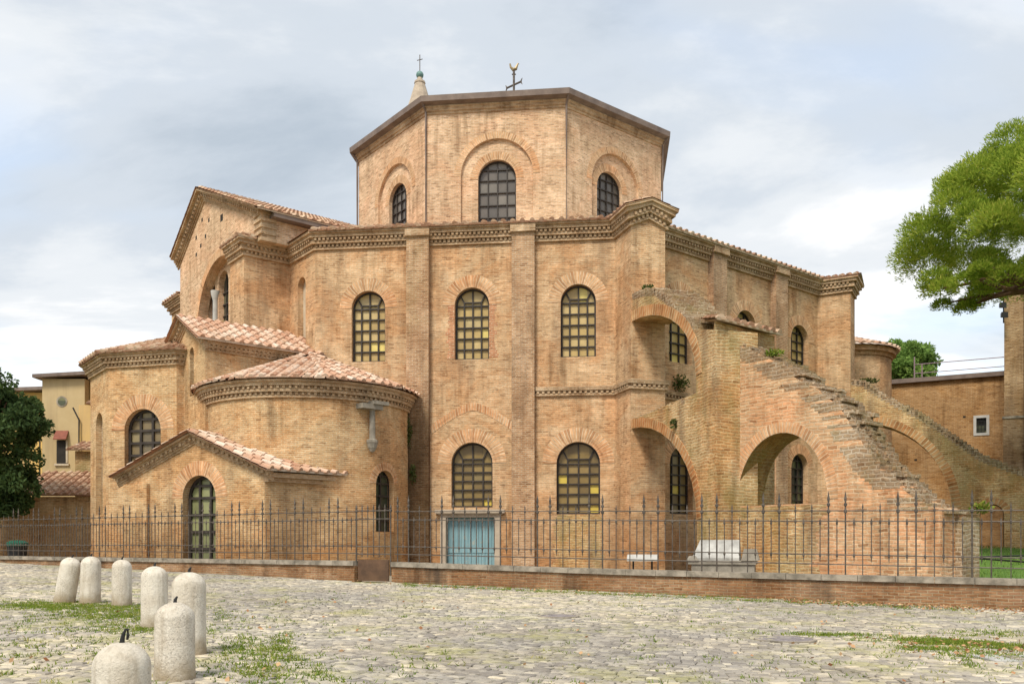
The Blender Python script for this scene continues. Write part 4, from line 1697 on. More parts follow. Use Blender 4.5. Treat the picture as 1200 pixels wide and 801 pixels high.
# pier head and sloping wall behind it
QX, QY = 7.65, 30.55
FQ = FK(1)
dq, nq = FQ.d, FQ.n
u0 = (Vector((QX, QY, 0)) - FQ.c).dot(dq)
o0 = (Vector((QX, QY, 0)) - FQ.c).dot(nq)
FSW = Frame((0, 0), 0)
FSW.c = Vector((QX, QY, 0))
FSW.d = nq        # along the slope, outwards
FSW.n = -dq       # the seen (left) face is o = 0, thickness goes to negative o
mb = MB()
pier = FU(-.72, 26.85, 0)
FPR = Frame((pier.x, pier.y), FQ_ang := -TH + PI / 4)
pq = [(0, 0), (3.45, 0), (3.45, -1.5), (1.75, -1.5)]
mb.prism([FPR(a, b, Z0) for a, b in pq], [FPR(a, b, 9.14) for a, b in pq])
ph = mb.build('pier', BK['old'], church)
mb = MB()
tile_plane(mb, FPR(-.2, .26, 9.18), FPR(3.6, .26, 9.18), FPR(.9, -1.3, 9.62), FPR(3.6, -1.3, 9.62), .42, .5, .13)
mb.build('pier_cap', M['tileold'], ph)
top = [(0.0, 8.6), (.35, 8.35), (1.0, 8.0), (1.75, 7.55), (2.6, 6.85), (3.3, 6.45), (4.1, 5.75), (4.7, 4.75), (5.3, 3.85), (6.0, 3.25), (6.6, 2.65), (7.25, 2.5)]
outline = [(-.4, Z0), (7.25, Z0)] + top[::-1] + [(-.4, 8.6)]
hole_b = arch_pts(1.95, 1.72, 2.83, 5.2, 20, rise=2.25)
mb = MB()
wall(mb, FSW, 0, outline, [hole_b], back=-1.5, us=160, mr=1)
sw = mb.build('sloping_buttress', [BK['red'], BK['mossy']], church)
mb = MB()
z = Z0
while z < 2.7:
    zz = min(2.826, z + .11)
    mb.poly([FSW(u, .006, w_) for u, w_ in rect(.23, min(3.66, 3.05 + .22 * z + random.uniform(-.22, .22)), z, zz)])
    z = zz
mb.build('brick_infill', BK['old'], sw)
mb = MB()
ring(mb, FSW, 0, 1.95, 1.72, 5.2, .36, .015, rise=2.25, n=22)
mb.build('buttress_arch', BK['vous'], sw)
# stepped weathered courses on the slope
mb = MB()
z = 8.45
prof = top
while z > 2.4:
    # u of the slope at height z
    u = None
    for (a, b_) in zip(prof, prof[1:]):
        if a[1] >= z >= b_[1]:
            u = a[0] + (b_[0] - a[0]) * (a[1] - z) / max(1e-6, a[1] - b_[1])
            break
    if u is None:
        u = .1
    h = random.choice((.08, .09, .10, .12, .17))
    o = -1.54
    ledge = random.random() < .2
    back_ = .05 if not ledge else .26
    while o < .0:
        w = random.uniform(.18, .42)
        mb.fbox(FSW, u - .75, u + .10 + back_ * random.uniform(.6, 1) + random.uniform(-.07, .10), o, min(.02 - random.choice((0, 0, 0, .10)), o + w) - .012, z - h, z + random.uniform(-.012, .012))
        o += w
    z -= h
mb.build('weathered_courses', BK['dark'], sw)
# low end wall in front
mb = MB()
mb.fbox(FSW, 7.0, 7.45, -1.9, -.8, Z0, 2.3)
mb.build('buttress_end', BK['dark'], sw)

# second buttress, from the far right corner
FV = FK(1.5, .6)
FT = Frame((0, 0), 0)
FT.c = Vector(FV.c)
FT.d = FV.n
FT.n = -FV.d
mb = MB()
t2 = [(20.0, 10.15), (20.6, 10.0), (21.4, 9.35), (22.2, 8.8), (23.2, 8.15), (24.2, 7.4), (25.2, 6.55), (26.05, 5.85), (27.0, 5.4), (27.9, 5.0), (30, 3.9), (33.5, 2.2)]
inn = smooth_arc((20.0, 7.95), (24.75, 3.2), 0, 12)
outline = [(33.5, Z0)] + t2[::-1] + inn + [(24.75, Z0)]
wall(mb, FT, .7, outline, [arch_pts(26.5, .52, -.2, 3.5)], back=-.9, us=190)
b2 = mb.build('sloping_buttress', BK['old'], church)
mb = MB()
s = 0
for i in range(len(inn) - 1):
    a, b_ = inn[i], inn[i + 1]
    L = math.hypot(b_[0] - a[0], b_[1] - a[1])

    def nn2(i):
        t = math.pi / 2 * i / 11
        v_ = Vector((math.sin(t) / 4.75, math.cos(t) / 4.75))
        v_.normalize()
        return v_
    na, nb, th = nn2(i), nn2(i + 1), .42
    q = [a, b_, (b_[0] + nb[0] * th, b_[1] + nb[1] * th), (a[0] + na[0] * th, a[1] + na[1] * th)]
    mb.prism([FT(u, .68, z) for u, z in q], [FT(u, .72, z) for u, z in q], caps=False)
    mb.poly([FT(u, .72, z) for u, z in q], [(0, s), (0, s + L), (th, s + L), (th, s)])
    s += L
mb.build('buttress_arch', BK['vousold'], b2)
mb = MB()
ring(mb, FT, .7, 26.5, .52, 3.5, .32, .015)
mb.build('passage_arch', BK['vousold'], b2)
mb = MB()
rubble(mb, t2, FT, -.92, .72, .2, .16, .12)
mb.build('buttress_rubble', BK['dark'], b2)

# round stair turret behind on the right
mb = MB()
tc = (19.9, 53.0)
mb.lathe((tc[0], tc[1], 0), [(2.75, Z0), (2.75, 12.4), (2.82, 12.4), (2.85, 12.6), (3.0, 12.62), (3.02, 12.9), (0, 12.9)], 40)
mb.build('round_turret', BK['main'], church)
mb = MB()
for i in range(40):
    t = 2 * PI * i / 40
    e = Vector((tc[0] + 3.2 * math.cos(t), tc[1] + 3.2 * math.sin(t), 12.92))
    tile_row(mb, e, e.lerp(Vector((tc[0], tc[1], 14.1)), .9 if i % 2 == 0 else .6), .13, .08, (.3 * math.cos(t), .3 * math.sin(t), 1), .5, 5)
mb.lathe((tc[0], tc[1], 0), [(3.2, 12.9), (0, 14.1)], 40)
mb.build('round_turret_roof', M['tile'], church)

# ------------------------------------------------------------ bell tower behind
bt = thing('bell_tower', 'pale pointed spire with a green ball and thin cross rising behind the drum roof', 'bell tower', (-7.55, 72, 0))
mb = MB()
mb.lathe((-7.55, 72, 0), [(2.1, -.3), (2.1, 33.0), (2.3, 33.1), (2.3, 33.6), (2.0, 33.7)], 28)
mb.build('shaft', BK['house'], bt)
mb = MB()
mb.lathe((-7.55, 72, 0), [(2.0, 33.7), (1.75, 35.2), (1.25, 36.6), (.85, 37.8), (.58, 38.7), (.42, 39.2), (.47, 39.25), (.44, 39.4), (.25, 39.45), (.2, 39.75), (0, 39.8)], 12)
mb.build('spire', M['spire'], bt)
mb = MB()
mb.lathe((-7.55, 72, 39.95), [(.0, -.28)] + [(.31 * math.sin(t), -.31 * math.cos(t)) for t in np.linspace(.3, PI - .05, 9)] + [(0, .31)], 16)
mb.build('ball', M['copper'], bt, smooth=True)
mb = MB()
mb.tube([(-7.55, 72, 40.2), (-7.55, 72, 41.6)], .035, 6)
mb.tube([(-7.78, 72.1, 41.2), (-7.32, 71.9, 41.2)], .03, 6)
mb.build('cross', M['iron'], bt)

# ------------------------------------------------------------ houses left
hs = thing('house', 'ochre and beige plaster house with dark eaves behind the dark evergreen tree', 'house', (-29, 60, 0))
mb = MB()
mb.box(-31.0, -28.2, 58.0, 70, -.3, 12.45)
mb.build('beige_wall', M['beige'], hs)
mb = MB()
mb.box(-40.0, -31.01, 60.0, 70, -.3, 11.9)
mb.box(-28.19, -18.0, 57.2, 70, -.3, 10.6)
mb.box(-28.15, -18.0, 58.6, 70, 10.6, 12.3)
mb.build('ochre_wall', M['ochre'], hs)
mb = MB()
for (x0, x1, y0, zl, zr) in ((-31.4, -26.2, 57.5, 12.45, 12.75), (-40.4, -30.8, 59.3, 11.7, 12.0)):
    q = [(x0, zl), (x1, zr), (x1, zr + .22), (x0, zl + .22)]
    mb.prism([(a, y0, b_) for a, b_ in q], [(a, 70.3, b_) for a, b_ in q])
mb.build('eaves', M['lead'], hs)
mb = MB()
tile_plane(mb, (-27.4, 56.5, 10.62), (-18, 56.5, 10.62), (-27.4, 59.5, 11.6), (-18, 59.5, 11.6), .42, .5, .12)
mb.poly([(-27.4, 56.5, 10.55), (-18, 56.5, 10.55), (-18, 57.3, 10.55), (-27.4, 57.3, 10.55)])
mb.build('roof', M['tileold'], hs)
mb = MB()
HF = Frame((0, 58.0), 0)
mb.fbox(HF, -30.05, -29.30, -.3, .012, 6.85, 8.4)
w1 = mb.build('window', M['dark'], hs)
mb = MB()
mb.fbox(HF, -29.42, -29.30, .0, .05, 6.9, 8.4)
mb.fbox(HF, -30.15, -29.2, .0, .12, 6.72, 6.85)
mb.build('window_frame', M['plaster'], w1)
mb = MB()
q = [(-30.1, 8.4), (-29.25, 8.4), (-29.25, 9.0), (-30.1, 9.0)]
mb.prism([HF(u, .35 if z < 8.6 else .0, z) for u, z in q], [HF(u, .39 if z < 8.6 else .05, z + .03) for u, z in q])
mb.build('awning', M['red'], hs)
mb = MB()
pts = [(-29.7 + .36 * math.cos(t), 10.95 + .36 * math.sin(t)) for t in np.linspace(0, 2 * PI, 20)[:-1]]
mb.prism([HF(u, -.1, z) for u, z in pts], [HF(u, .03, z) for u, z in pts])
w2 = mb.build('window', M['stone'], hs)
mb = MB()
pts = [(-29.7 + .26 * math.cos(t), 10.95 + .26 * math.sin(t)) for t in np.linspace(0, 2 * PI, 20)[:-1]]
mb.prism([HF(u, .0, z) for u, z in pts], [HF(u, .04, z) for u, z in pts])
mb.build('pane', M['pane_dark'], w2)
mb = MB()
mb.tube([(-28.1, 57.05, 5), (-28.1, 57.05, 9.6), (-28.5, 57.05, 10.4)], .05, 6)
mb.build('drainpipe', M['black'], hs)
mb = MB()
mb.tube([(-31.1, 57.9, 5), (-31.1, 57.9, 8.6), (-31.4, 57.9, 8.9)], .05, 6)
mb.build('drainpipe', M['black'], hs)

sh = thing('shed', 'low brick shed with a terracotta tiled roof left of the apse', 'shed', (-25, 49, 0))
mb = MB()
mb.box(-28.5, -21.2, 48.3, 52, -.3, 4.15)
mb.build('wall', BK['chapel'], sh)
mb = MB()
tile_plane(mb, (-27.2, 47.8, 4.22), (-21.0, 47.8, 4.22), (-27.2, 51.2, 5.75), (-21.0, 51.2, 5.75), .44, .5, .13)
mb.build('roof', M['tileold'], sh)

# ------------------------------------------------------------ buildings right
rb = thing('brick_building', 'plain tan brick building with one small white framed window behind the right buttress', 'building', (28, 58, 0))
ang = math.radians(-27)
FR = Frame((24.0, 58.0), ang)
mb = MB()
wr = rect(6.05, 6.95, 9.2, 10.75)
WZ0 = 9.0
# place the window by its real spot on the wall
FRw = (6.15, .36, 8.45, 9.55)
hole_r = rect(FRw[0] - FRw[1], FRw[0] + FRw[1], FRw[2], FRw[3])
wall(mb, FR, 0, rect(-4, 14, -.3, 12.0), [hole_r], .3, us=220)
mb.fbox(FR, -4, 14, -10, -.45, -.3, 11.99)
mb.build('wall', BK['house'], rb)
mb = MB()
mb.fbox(FR, -4.3, 14, -10, .25, 12.0, 12.28)
mb.build('roof_edge', M['lead'], rb)
mb = MB()
a0_, b0_ = FRw[0] - FRw[1], FRw[0] + FRw[1]
for q in (rect(a0_ - .08, a0_ + .08, FRw[2] - .08, FRw[3] + .08), rect(b0_ - .08, b0_ + .08, FRw[2] - .08, FRw[3] + .08), rect(a0_ + .08, b0_ - .08, FRw[2] - .08, FRw[2] + .08), rect(a0_ + .08, b0_ - .08, FRw[3] - .08, FRw[3] + .08)):
    mb.prism([FR(u, -.02, z) for u, z in q], [FR(u, .04, z) for u, z in q])
wf = mb.build('window', M['white'], rb)
mb = MB()
q = rect(a0_, b0_, FRw[2], FRw[3])
mb.poly([FR(u, -.25, z) for u, z in q], [(u * 3, z * 3) for u, z in q])
mb.build('pane', M['pane_dark'], wf)
mb = MB()
for i in range(1, 4):
    u = a0_ + (b0_ - a0_) * i / 4
    flatbar(mb, FR, (u, FRw[2]), (u, FRw[3]), .03, -.12, -.09)
    z = FRw[2] + (FRw[3] - FRw[2]) * i / 4
    flatbar(mb, FR, (a0_, z), (b0_, z), .03, -.11, -.08)
mb.build('grille', M['black'], wf)
mb = MB()
mb.fbox(FR, 7.9, 10.5, -3.0, -1.6, 12.28, 13.5)
mb.fbox(FR, 7.8, 10.6, -3.1, -1.5, 13.5, 13.65)
mb.build('chimney', BK['low'], rb)
mb = MB()
for u, z in ((1.6, 10.2), (3.1, 8.9), (5.2, 9.6), (7.7, 10.9), (8.5, 10.3), (4.2, 7.6), (2.4, 7.0), (8.3, 11.3)):
    mb.fbox(FR, u - .08, u + .08, -.02, .006, z - .06, z + .06)
    mb.build('putlog_hole', M['dark'], rb)
    mb = MB()

rl = thing('roof_railing', 'thin purple grey scaffold railing on the edge of the tan brick building roof', 'railing', tuple(FR(5, -.6, 12.28)))
mb = MB()
for u, h in ((2.3, 1.5), (2.75, 1.0), (8.25, 2.9), (8.5, 1.4)):
    mb.tube([FR(u, -.6, 12.25), FR(u, -.6, 12.28 + h)], .04, 6)
    mb.build('post', M['scaff'], rl)
    mb = MB()
for ua, ub, h in ((2.3, 8.5, .42), (2.3, 8.5, 1.0), (8.2, 12.5, 2.0), (8.2, 12.5, 2.6)):
    mb.tube([FR(ua, -.6, 12.28 + h), FR(ub, -.6, 12.28 + h)], .028, 6)
    mb.build('rail', M['scaff'], rl)
    mb = MB()

tw = thing('corner_tower', 'tall tan rendered wall corner with a dark drainpipe under the umbrella pine', 'building', (27, 47, 0))
mb = MB()
FTW = Frame((25.70, 46.0), math.radians(-30))
mb.fbox(FTW, 0, 14, -10, 0, -.3, 8.15)
mb.fbox(FTW, .05, 14, -10, -.05, 8.15, 15.2)
mb.build('wall', BK['tower'], tw)
mb = MB()
mb.fbox(FTW, -.04, 1.0, -.3, .05, 8.09, 8.21)
mb.build('ledge', M['stone'], tw)
mb = MB()
mb.tube([FTW(1.02, .09, 0), FTW(1.02, .09, 15.0)], .08, 8)
mb.build('drainpipe', M['black'], tw)
# floodlights on a bracket
fl = thing('floodlights', 'cluster of three black floodlights on the edge of the tan tower under the pine', 'floodlight', (25.5, 45.6, 14.2))
mb = MB()
mb.tube([(25.5, 45.6, 13.0), (25.5, 45.6, 14.6)], .035, 6)
mb.tube([(25.5, 45.6, 13.9), (25.78, 46.1, 13.9)], .03, 6)
mb.build('bracket', M['black'], fl)
for zz, dx in ((13.35, -.02), (13.85, -.10), (14.35, -.02)):
    mb = MB()
    q0 = [(25.28 + dx, 45.35, zz - .14), (25.62 + dx, 45.35, zz - .14), (25.62 + dx, 45.35, zz + .16), (25.28 + dx, 45.35, zz + .16)]
    q1 = [(25.36 + dx, 45.6, zz - .06), (25.55 + dx, 45.6, zz - .06), (25.55 + dx, 45.6, zz + .13), (25.36 + dx, 45.6, zz + .13)]
    mb.prism(q0, q1)
    mb.build('lamp_head', M['black'], fl)


# ------------------------------------------------------------ boundary wall, fence, gate
def lerp2(a, b, t):
    return (a[0] + (b[0] - a[0]) * t, a[1] + (b[1] - a[1]) * t)


def wall_top(x):
    # coping height follows the street
    pts = [(-40, 1.15), (-24, 1.0), (-5.2, .97), (-3.9, .95), (3, .80), (12, .69), (26, .5)]
    for a, b in zip(pts, pts[1:]):
        if x <= b[0]:
            return a[1] + (b[1] - a[1]) * (x - a[0]) / (b[0] - a[0])
    return .5


def low_wall(line, label):
    line = sorted(line)          # left to right; outward (right-hand) side faces the street
    o = thing('boundary_wall', label, 'wall', (line[0][0], line[0][1], 0))
    P, m = mitre(line)
    bk, cp = MB(), MB()
    for i in range(len(P) - 1):
        n = max(2, int((P[i + 1] - P[i]).length / .85))
        for j in range(n):
            f0, f1 = j / n, (j + 1) / n
            a, b = P[i].lerp(P[i + 1], f0), P[i].lerp(P[i + 1], f1)
            na, nb = m[i].lerp(m[i + 1], f0), m[i].lerp(m[i + 1], f1)
            za, zb = wall_top(a.x), wall_top(b.x)
            up = Vector((0, 0, 1))

            def col(mbx, o_f, o_b, z0a, z0b, z1a, z1b, ends):
                A0, B0 = a + na * o_f, b + nb * o_f
                A1, B1 = a - na * o_b, b - nb * o_b
                mbx.poly([A0 + up * z0a, B0 + up * z0b, B0 + up * z1b, A0 + up * z1a])
                mbx.poly([B1 + up * z0b, A1 + up * z0a, A1 + up * z1a, B1 + up * z1b])
                mbx.poly([A0 + up * z1a, B0 + up * z1b, B1 + up * z1b, A1 + up * z1a])
                if ends & 1:
                    mbx.poly([A1 + up * z0a, A0 + up * z0a, A0 + up * z1a, A1 + up * z1a])
                if ends & 2:
                    mbx.poly([B0 + up * z0b, B1 + up * z0b, B1 + up * z1b, B0 + up * z1b])
                mbx.poly([A1 + up * z0a, B1 + up * z0b, B0 + up * z0b, A0 + up * z0a])
            e = (1 if (i == 0 and j == 0) else 0) | (2 if (i == len(P) - 2 and j == n - 1) else 0)
            col(bk, .0, .38, -.5, -.5, za - .15, zb - .15, e)
            # coping stones with open joints and slightly uneven faces
            jt = random.uniform(-.012, .012)
            a, b = a.lerp(b, .006), b.lerp(a, .006)
            col(cp, .07 + jt, .45, za - .15, zb - .15, za + jt * .5, zb + jt * .5, 3)
    bk.build('brick_base', BK['low'], o)
    cp.build('coping', M['stone'], o)
    return o


low_wall(WALL1, 'long low brick wall with grey stone coping, on the right beyond the gate')
low_wall(WALL2, 'low brick wall with grey stone coping behind the row of white bollards, left of the gate')


def bar_mesh(h, spear, knob=None, r=.016):
    """upright iron bar of height h with spear tip and knob collars."""
    m = MB()
    prof = [(0, 0), (r, 0), (r, h - spear - .05), (r * 2.1, h - spear - .04), (r * 2.1, h - spear + .02), (r * .9, h - spear + .04), (r * 1.7, h - spear * .6), (0, h)]
    m.lathe((0, 0, 0), prof, 6)
    if knob:
        m.lathe((0, 0, knob), [(r, -.05), (r * 2.2, -.03), (r * 2.2, .03), (r, .05)], 6)
    return m


def copy_to(o, parent, loc, rz=0):
    c = o.copy()
    COL.objects.link(c)
    c.parent = parent
    c.location = Vector(loc) - wloc(parent)
    c.rotation_euler.z = rz
    return c


def fence(line, label, gap=.215, dens=1):
    line = sorted(line)
    o = thing('iron_fence', label, 'fence', (line[0][0], line[0][1], wall_top(line[0][0])))
    P, m = mitre(line)
    protos = {}
    back = -.19
    rails = {1.64: MB(), 1.37: MB(), .50: MB(), .25: MB()}
    long_r = [MB() for _ in rails]
    idx = 0
    made = {}
    for i in range(len(P) - 1):
        L = (P[i + 1] - P[i]).length
        n = max(1, int(L / gap))
        a = P[i] + m[i] * back
        b = P[i + 1] + m[i + 1] * back
        for k, (h, mbx) in enumerate(rails.items()):
            mbx.tube([a + Vector((0, 0, wall_top(a.x) + h)), b + Vector((0, 0, wall_top(b.x) + h))], .017, 6)
        for j in range(n):
            f = (j + .5) / n
            p = a.lerp(b, f)
            z = wall_top(p.x)
            ph = idx % 8
            if ph in (0, 2):
                kind = 'post'
            elif idx % 2 == 0:
                kind = 'bar'
            else:
                kind = 'picket'
            if kind not in made:
                if kind == 'post':
                    mm_ = bar_mesh(2.18, .36, 1.64, .021)
                elif kind == 'bar':
                    mm_ = bar_mesh(1.86, .20, 1.37, .0135)
                else:
                    mm_ = bar_mesh(1.08, .14, .10, .0135)
                    mm_.lathe((0, 0, 0), [(0, -.10), (.014, 0), (.016, .02)], 6)
                ob = mm_.build(kind, M['iron'], None)
                ob.parent = o
                made[kind] = ob
                ob.location = p + Vector((0, 0, z + (.40 if kind == 'picket' else 0))) - wloc(o)
            else:
                copy_to(made[kind], o, p + Vector((0, 0, z + (.40 if kind == 'picket' else 0))))
            idx += 1
    for h, mbx in rails.items():
        mbx.build('rail', M['iron'], o)
    return o


fence([(20.0, 17.07), (12.0, 20.9), (-3.9, 28.5)], 'wrought iron railing with spear tips standing on the right hand low wall', .205)
fence([(-5.2, 29.0), (-24.0, 40.5), (-31.0, 44.79)], 'wrought iron railing with spear tips standing on the low wall in front of the porch', .20)
gt = thing('iron_gate', 'iron gate with a rusty brown foot plate, in the gap between the low walls', 'gate', (-4.55, 28.75, .2))
mb = MB()
ga, gb = Vector((-5.15, 29.12, 0)), Vector((-3.95, 28.62, 0))
for h in (2.62, 2.35, 1.45, 1.2):
    mb.tube([ga + Vector((0, 0, h)), gb + Vector((0, 0, h))], .02, 6)
    mb.build('rail', M['iron'], gt)
    mb = MB()
for i in range(7):
    p = ga.lerp(gb, i / 6)
    bm_ = bar_mesh(2.35 if i in (0, 6) else 1.75, .22, None, .022 if i in (0, 6) else .016)
    bm_.v = [q + p + Vector((0, 0, .5 if i in (0, 6) else 1.1)) for q in bm_.v]
    bm_.build('bar', M['iron'], gt)
mb = MB()
d_ = (gb - ga).normalized()
nn_ = Vector((d_.y, -d_.x, 0)) * .02
a_, b_ = ga.lerp(gb, .05), ga.lerp(gb, .95)
mb.prism([a_ + nn_ + Vector((0, 0, .32)), b_ + nn_ + Vector((0, 0, .32)), b_ - nn_ + Vector((0, 0, .32)), a_ - nn_ + Vector((0, 0, .32))],
         [a_ + nn_ + Vector((0, 0, 1.02)), b_ + nn_ + Vector((0, 0, 1.02)), b_ - nn_ + Vector((0, 0, 1.02)), a_ - nn_ + Vector((0, 0, 1.02))])
mb.build('plate', M['rust'], gt)

# ------------------------------------------------------------ bollards
BOL = [  # x, y, diameter, height, lean, label
    (-9.86, 19.35, .43, 1.0, 10, 'white stone bollard leaning to the right, farthest of the row from the camera'),
    (-9.26, 19.30, .42, 1.02, 1, 'white stone bollard next to the leaning one, its cap stained grey'),
    (-8.30, 18.70, .40, .98, 0, 'slim grey speckled bollard with a chipped ochre foot, standing in the grass'),
    (-6.00, 14.75, .43, 1.02, 0, 'clean pale white bollard, tall beside the grass patch'),
    (-4.30, 11.70, .44, 1.08, 0, 'weathered white bollard partly hidden by a speckled one in front of it'),
    (-3.74, 9.75, .43, .84, 0, 'speckled white bollard second nearest the camera, dark stained below its cap'),
    (-3.13, 7.05, .445, .74, 0, 'nearest stubby bollard with a bent iron lug, cut by the bottom of the picture'),
]
for i, (x, y, dm, h, lean, lab) in enumerate(BOL):
    g = ground(x, y)
    o = thing('bollard', lab, 'bollard', (x, y, g), 'stone bollards along the cobbles')
    r = dm / 2
    mb = MB()
    prof = [(r * 1.03, -.12), (r * 1.03, .02), (r, .12), (r * .985, h - r * .85)]
    for t in np.linspace(.15, PI / 2, 9):
        prof.append((r * .985 * math.cos(t) if t < PI / 2 - .01 else 0, h - r * .85 + r * .85 * math.sin(t)))
    mb.lathe((0, 0, 0), prof, 28)
    for k, q in enumerate(mb.v):
        a = math.atan2(q.y, q.x)
        w = 1 + .004 * math.sin(2 * a + q.z * 4 + i)
        mb.v[k] = Vector((q.x * w, q.y * w, q.z))
    b = mb.build('stone_shaft', M['bollard'], None, smooth=True)
    b.parent = o
    mb = MB()
    hh = .10 if i == 6 else .065
    mb.tube([(0, 0, h - .03), (.005, 0, h + .03), (.015, 0, h + hh * .7), (.028, 0, h + hh)], [.024, .019, .015, .009], 8)
    if i == 6:
        mb.tube([(.035, .02, h + .02), (.042, .02, h + .06), (.04, .02, h + .10), (.028, 0, h + .104)], [.010, .013, .013, .009], 8)
    c = mb.build('iron_lug', M['black'], None)
    c.parent = o
    o.rotation_euler = (0, math.radians(lean), 0)

# ------------------------------------------------------------ street fittings
for x, y, r, lab in ((.93, 17.6, .36, 'round iron manhole cover, the farther one, in the middle of the cobbles'), (4.40, 14.15, .43, 'larger round iron manhole cover among the weeds, right of the middle')):
    g = ground(x, y)
    o = thing('manhole_cover', lab, 'manhole cover', (x, y, g))
    mb = MB()
    mb.lathe((x, y, g - .03), [(r + .06, 0), (r + .06, .045), (r, .047), (r, .02)], 30)
    mb.build('rim', M['stone'], o)
    mb = MB()
    mb.lathe((x, y, g - .03), [(r, .0), (r, .042), (r * .9, .046), (r * .88, .036), (r * .55, .036), (r * .53, .046), (r * .45, .046), (r * .43, .036), (0, .036)], 30)
    mb.build('lid', M['manhole'], o)
o = thing('drain_slab', 'pale stone drain slab with two dark slots set in the cobbles at the right', 'drain', (7.3, 12.2, ground(7.3, 12.2)))
mb = MB()
g = ground(7.3, 12.2)
FD = Frame((7.25, 12.2), math.radians(4))
mb.prism([FD(u, v_, ground(7.3, 12.2) - .05 - .013 * u - .014 * v_) for u, v_ in ((-.75, .3), (.75, .3), (.75, -.3), (-.75, -.3))],
         [FD(u, v_, ground(7.3, 12.2) + .02 - .013 * u - .014 * v_) for u, v_ in ((-.75, .3), (.75, .3), (.75, -.3), (-.75, -.3))])
mb.build('slab', M['marble'], o)
mb = MB()
for u in (-.38, .1):
    mb = MB()
    mb.prism([FD(u + a, b, g + .012) for a, b in ((0, .24), (.2, .24), (.2, -.24), (0, -.24))], [FD(u + a, b, g + .026 - .013 * u) for a, b in ((0, .24), (.2, .24), (.2, -.24), (0, -.24))])
    mb.build('slot', M['stone'], o)

# ------------------------------------------------------------ things in the churchyard
sc_ = thing('sarcophagus', 'white and grey carved stone sarcophagus with a gabled lid behind the railing', 'sarcophagus', (6.6, 27.6, .22))
FX = Frame((6.65, 27.6), math.radians(-18))
mb = MB()
mb.fbox(FX, -.95, .95, -.45, .45, .22, .90)
mb.fbox(FX, -1.05, 1.0, -.5, .5, .90, 1.02)
mb.build('chest', M['marbledark'], sc_)
mb = MB()
q = [(-.50, 1.02), (.50, 1.02), (.50, 1.10), (0, 1.66), (-.50, 1.10)]


def lidpt(u, v_, z):
    return FX(u, v_, z)


mb.prism([lidpt(-.92 + max(0, z - 1.1) * .35, a, z) for a, z in q], [lidpt(.5, a, z) for a, z in q])
mb.build('lid', M['marble'], sc_)
mb = MB()
for u0_, u1_ in ((-1.1, -.72), (.56, 1.08)):
    for v0_, v1_ in ((-.55, -.2), (.2, .55)):
        b_ = [lidpt(u, v_, 1.02) for u, v_ in ((u0_, v1_), (u1_, v1_), (u1_, v0_), (u0_, v0_))]
        t_ = [lidpt(u, v_, 1.02 + (.36 if u0_ > 0 else .14)) for u, v_ in ((u0_ + .08, v1_ - .05), (u1_ - .1, v1_ - .05), (u1_ - .1, v0_ + .05), (u0_ + .08, v0_ + .05))]
        mb.prism(b_, t_)
        mb.build('acroterion', M['marbledark'], sc_)
        mb = MB()
ip = thing('information_panel', 'low white information panel on dark legs behind the railing left of the sarcophagus', 'sign', (4.1, 28.6, .2))
FI = Frame((4.25, 28.6), math.radians(-10))
mb = MB()
q = [(-.5, .98, .22), (.5, .98, .22), (.5, 1.14, -.22), (-.5, 1.14, -.22)]
mb.prism([FI(u, v_, z) for u, z, v_ in q], [FI(u, v_, z + .05) for u, z, v_ in q])
mb.build('panel', M['white'], ip)
for u in (-.3, .3):
    mb = MB()
    mb.tube([FI(u, 0, .2), FI(u, 0, 1.05)], .03, 6)
    mb.build('leg', M['black'], ip)

bn = thing('waste_bin', 'small dark bin with a green lid behind the railing at the far left', 'bin', (-24.2, 43.0, .3))
mb = MB()
mb.lathe((-24.2, 43.0, 0), [(0, .3), (.38, .3), (.45, 1.45), (0, 1.46)], 16)
mb.build('body', M['black'], bn)
mb = MB()
mb.lathe((-24.2, 43.0, 0), [(.5, 1.45), (.5, 1.6), (.3, 1.72), (0, 1.74)], 16)
mb.build('lid', M['green'], bn)

lb = thing('lawn_barrier', 'low black post and rail barrier on the lawn at the right', 'barrier', (16, 27.5, .4))
for x, y in ((15.2, 29.6), (16.0, 26.6), (18.4, 25.9)):
    mb = MB()
    z = lawn_z(x, y)
    mb.box(x - .05, x + .05, y - .05, y + .05, z - .1, z + .62)
    mb.build('post', M['black'], lb)
for (a, b) in (((15.2, 29.6), (16.0, 26.6)), ((16.0, 26.6), (18.4, 25.9)), ((15.2, 29.6), (19.5, 30.4))):
    mb = MB()
    mb.tube([(a[0], a[1], lawn_z(*a) + .5), (b[0], b[1], lawn_z(*b) + .5)], .03, 6)
    mb.build('rail', M['black'], lb)


# ------------------------------------------------------------ trees and plants
def rand_unit(n):
    v = rng.normal(size=(n, 3))
    return v / np.linalg.norm(v, axis=1, keepdims=True)


pine = thing('umbrella_pine', 'umbrella pine with a broad bright green crown leaning in from the right', 'tree', (23.5, 33.5, .3))
mb = MB()
mb.tube([(23.5, 33.5, .2), (23.3, 33.4, 4), (23.0, 33.2, 8), (22.6, 33, 10.5)], [.5, .42, .36, .30], 10)
mb.build('trunk', M['bark'], pine)
pc_ = []
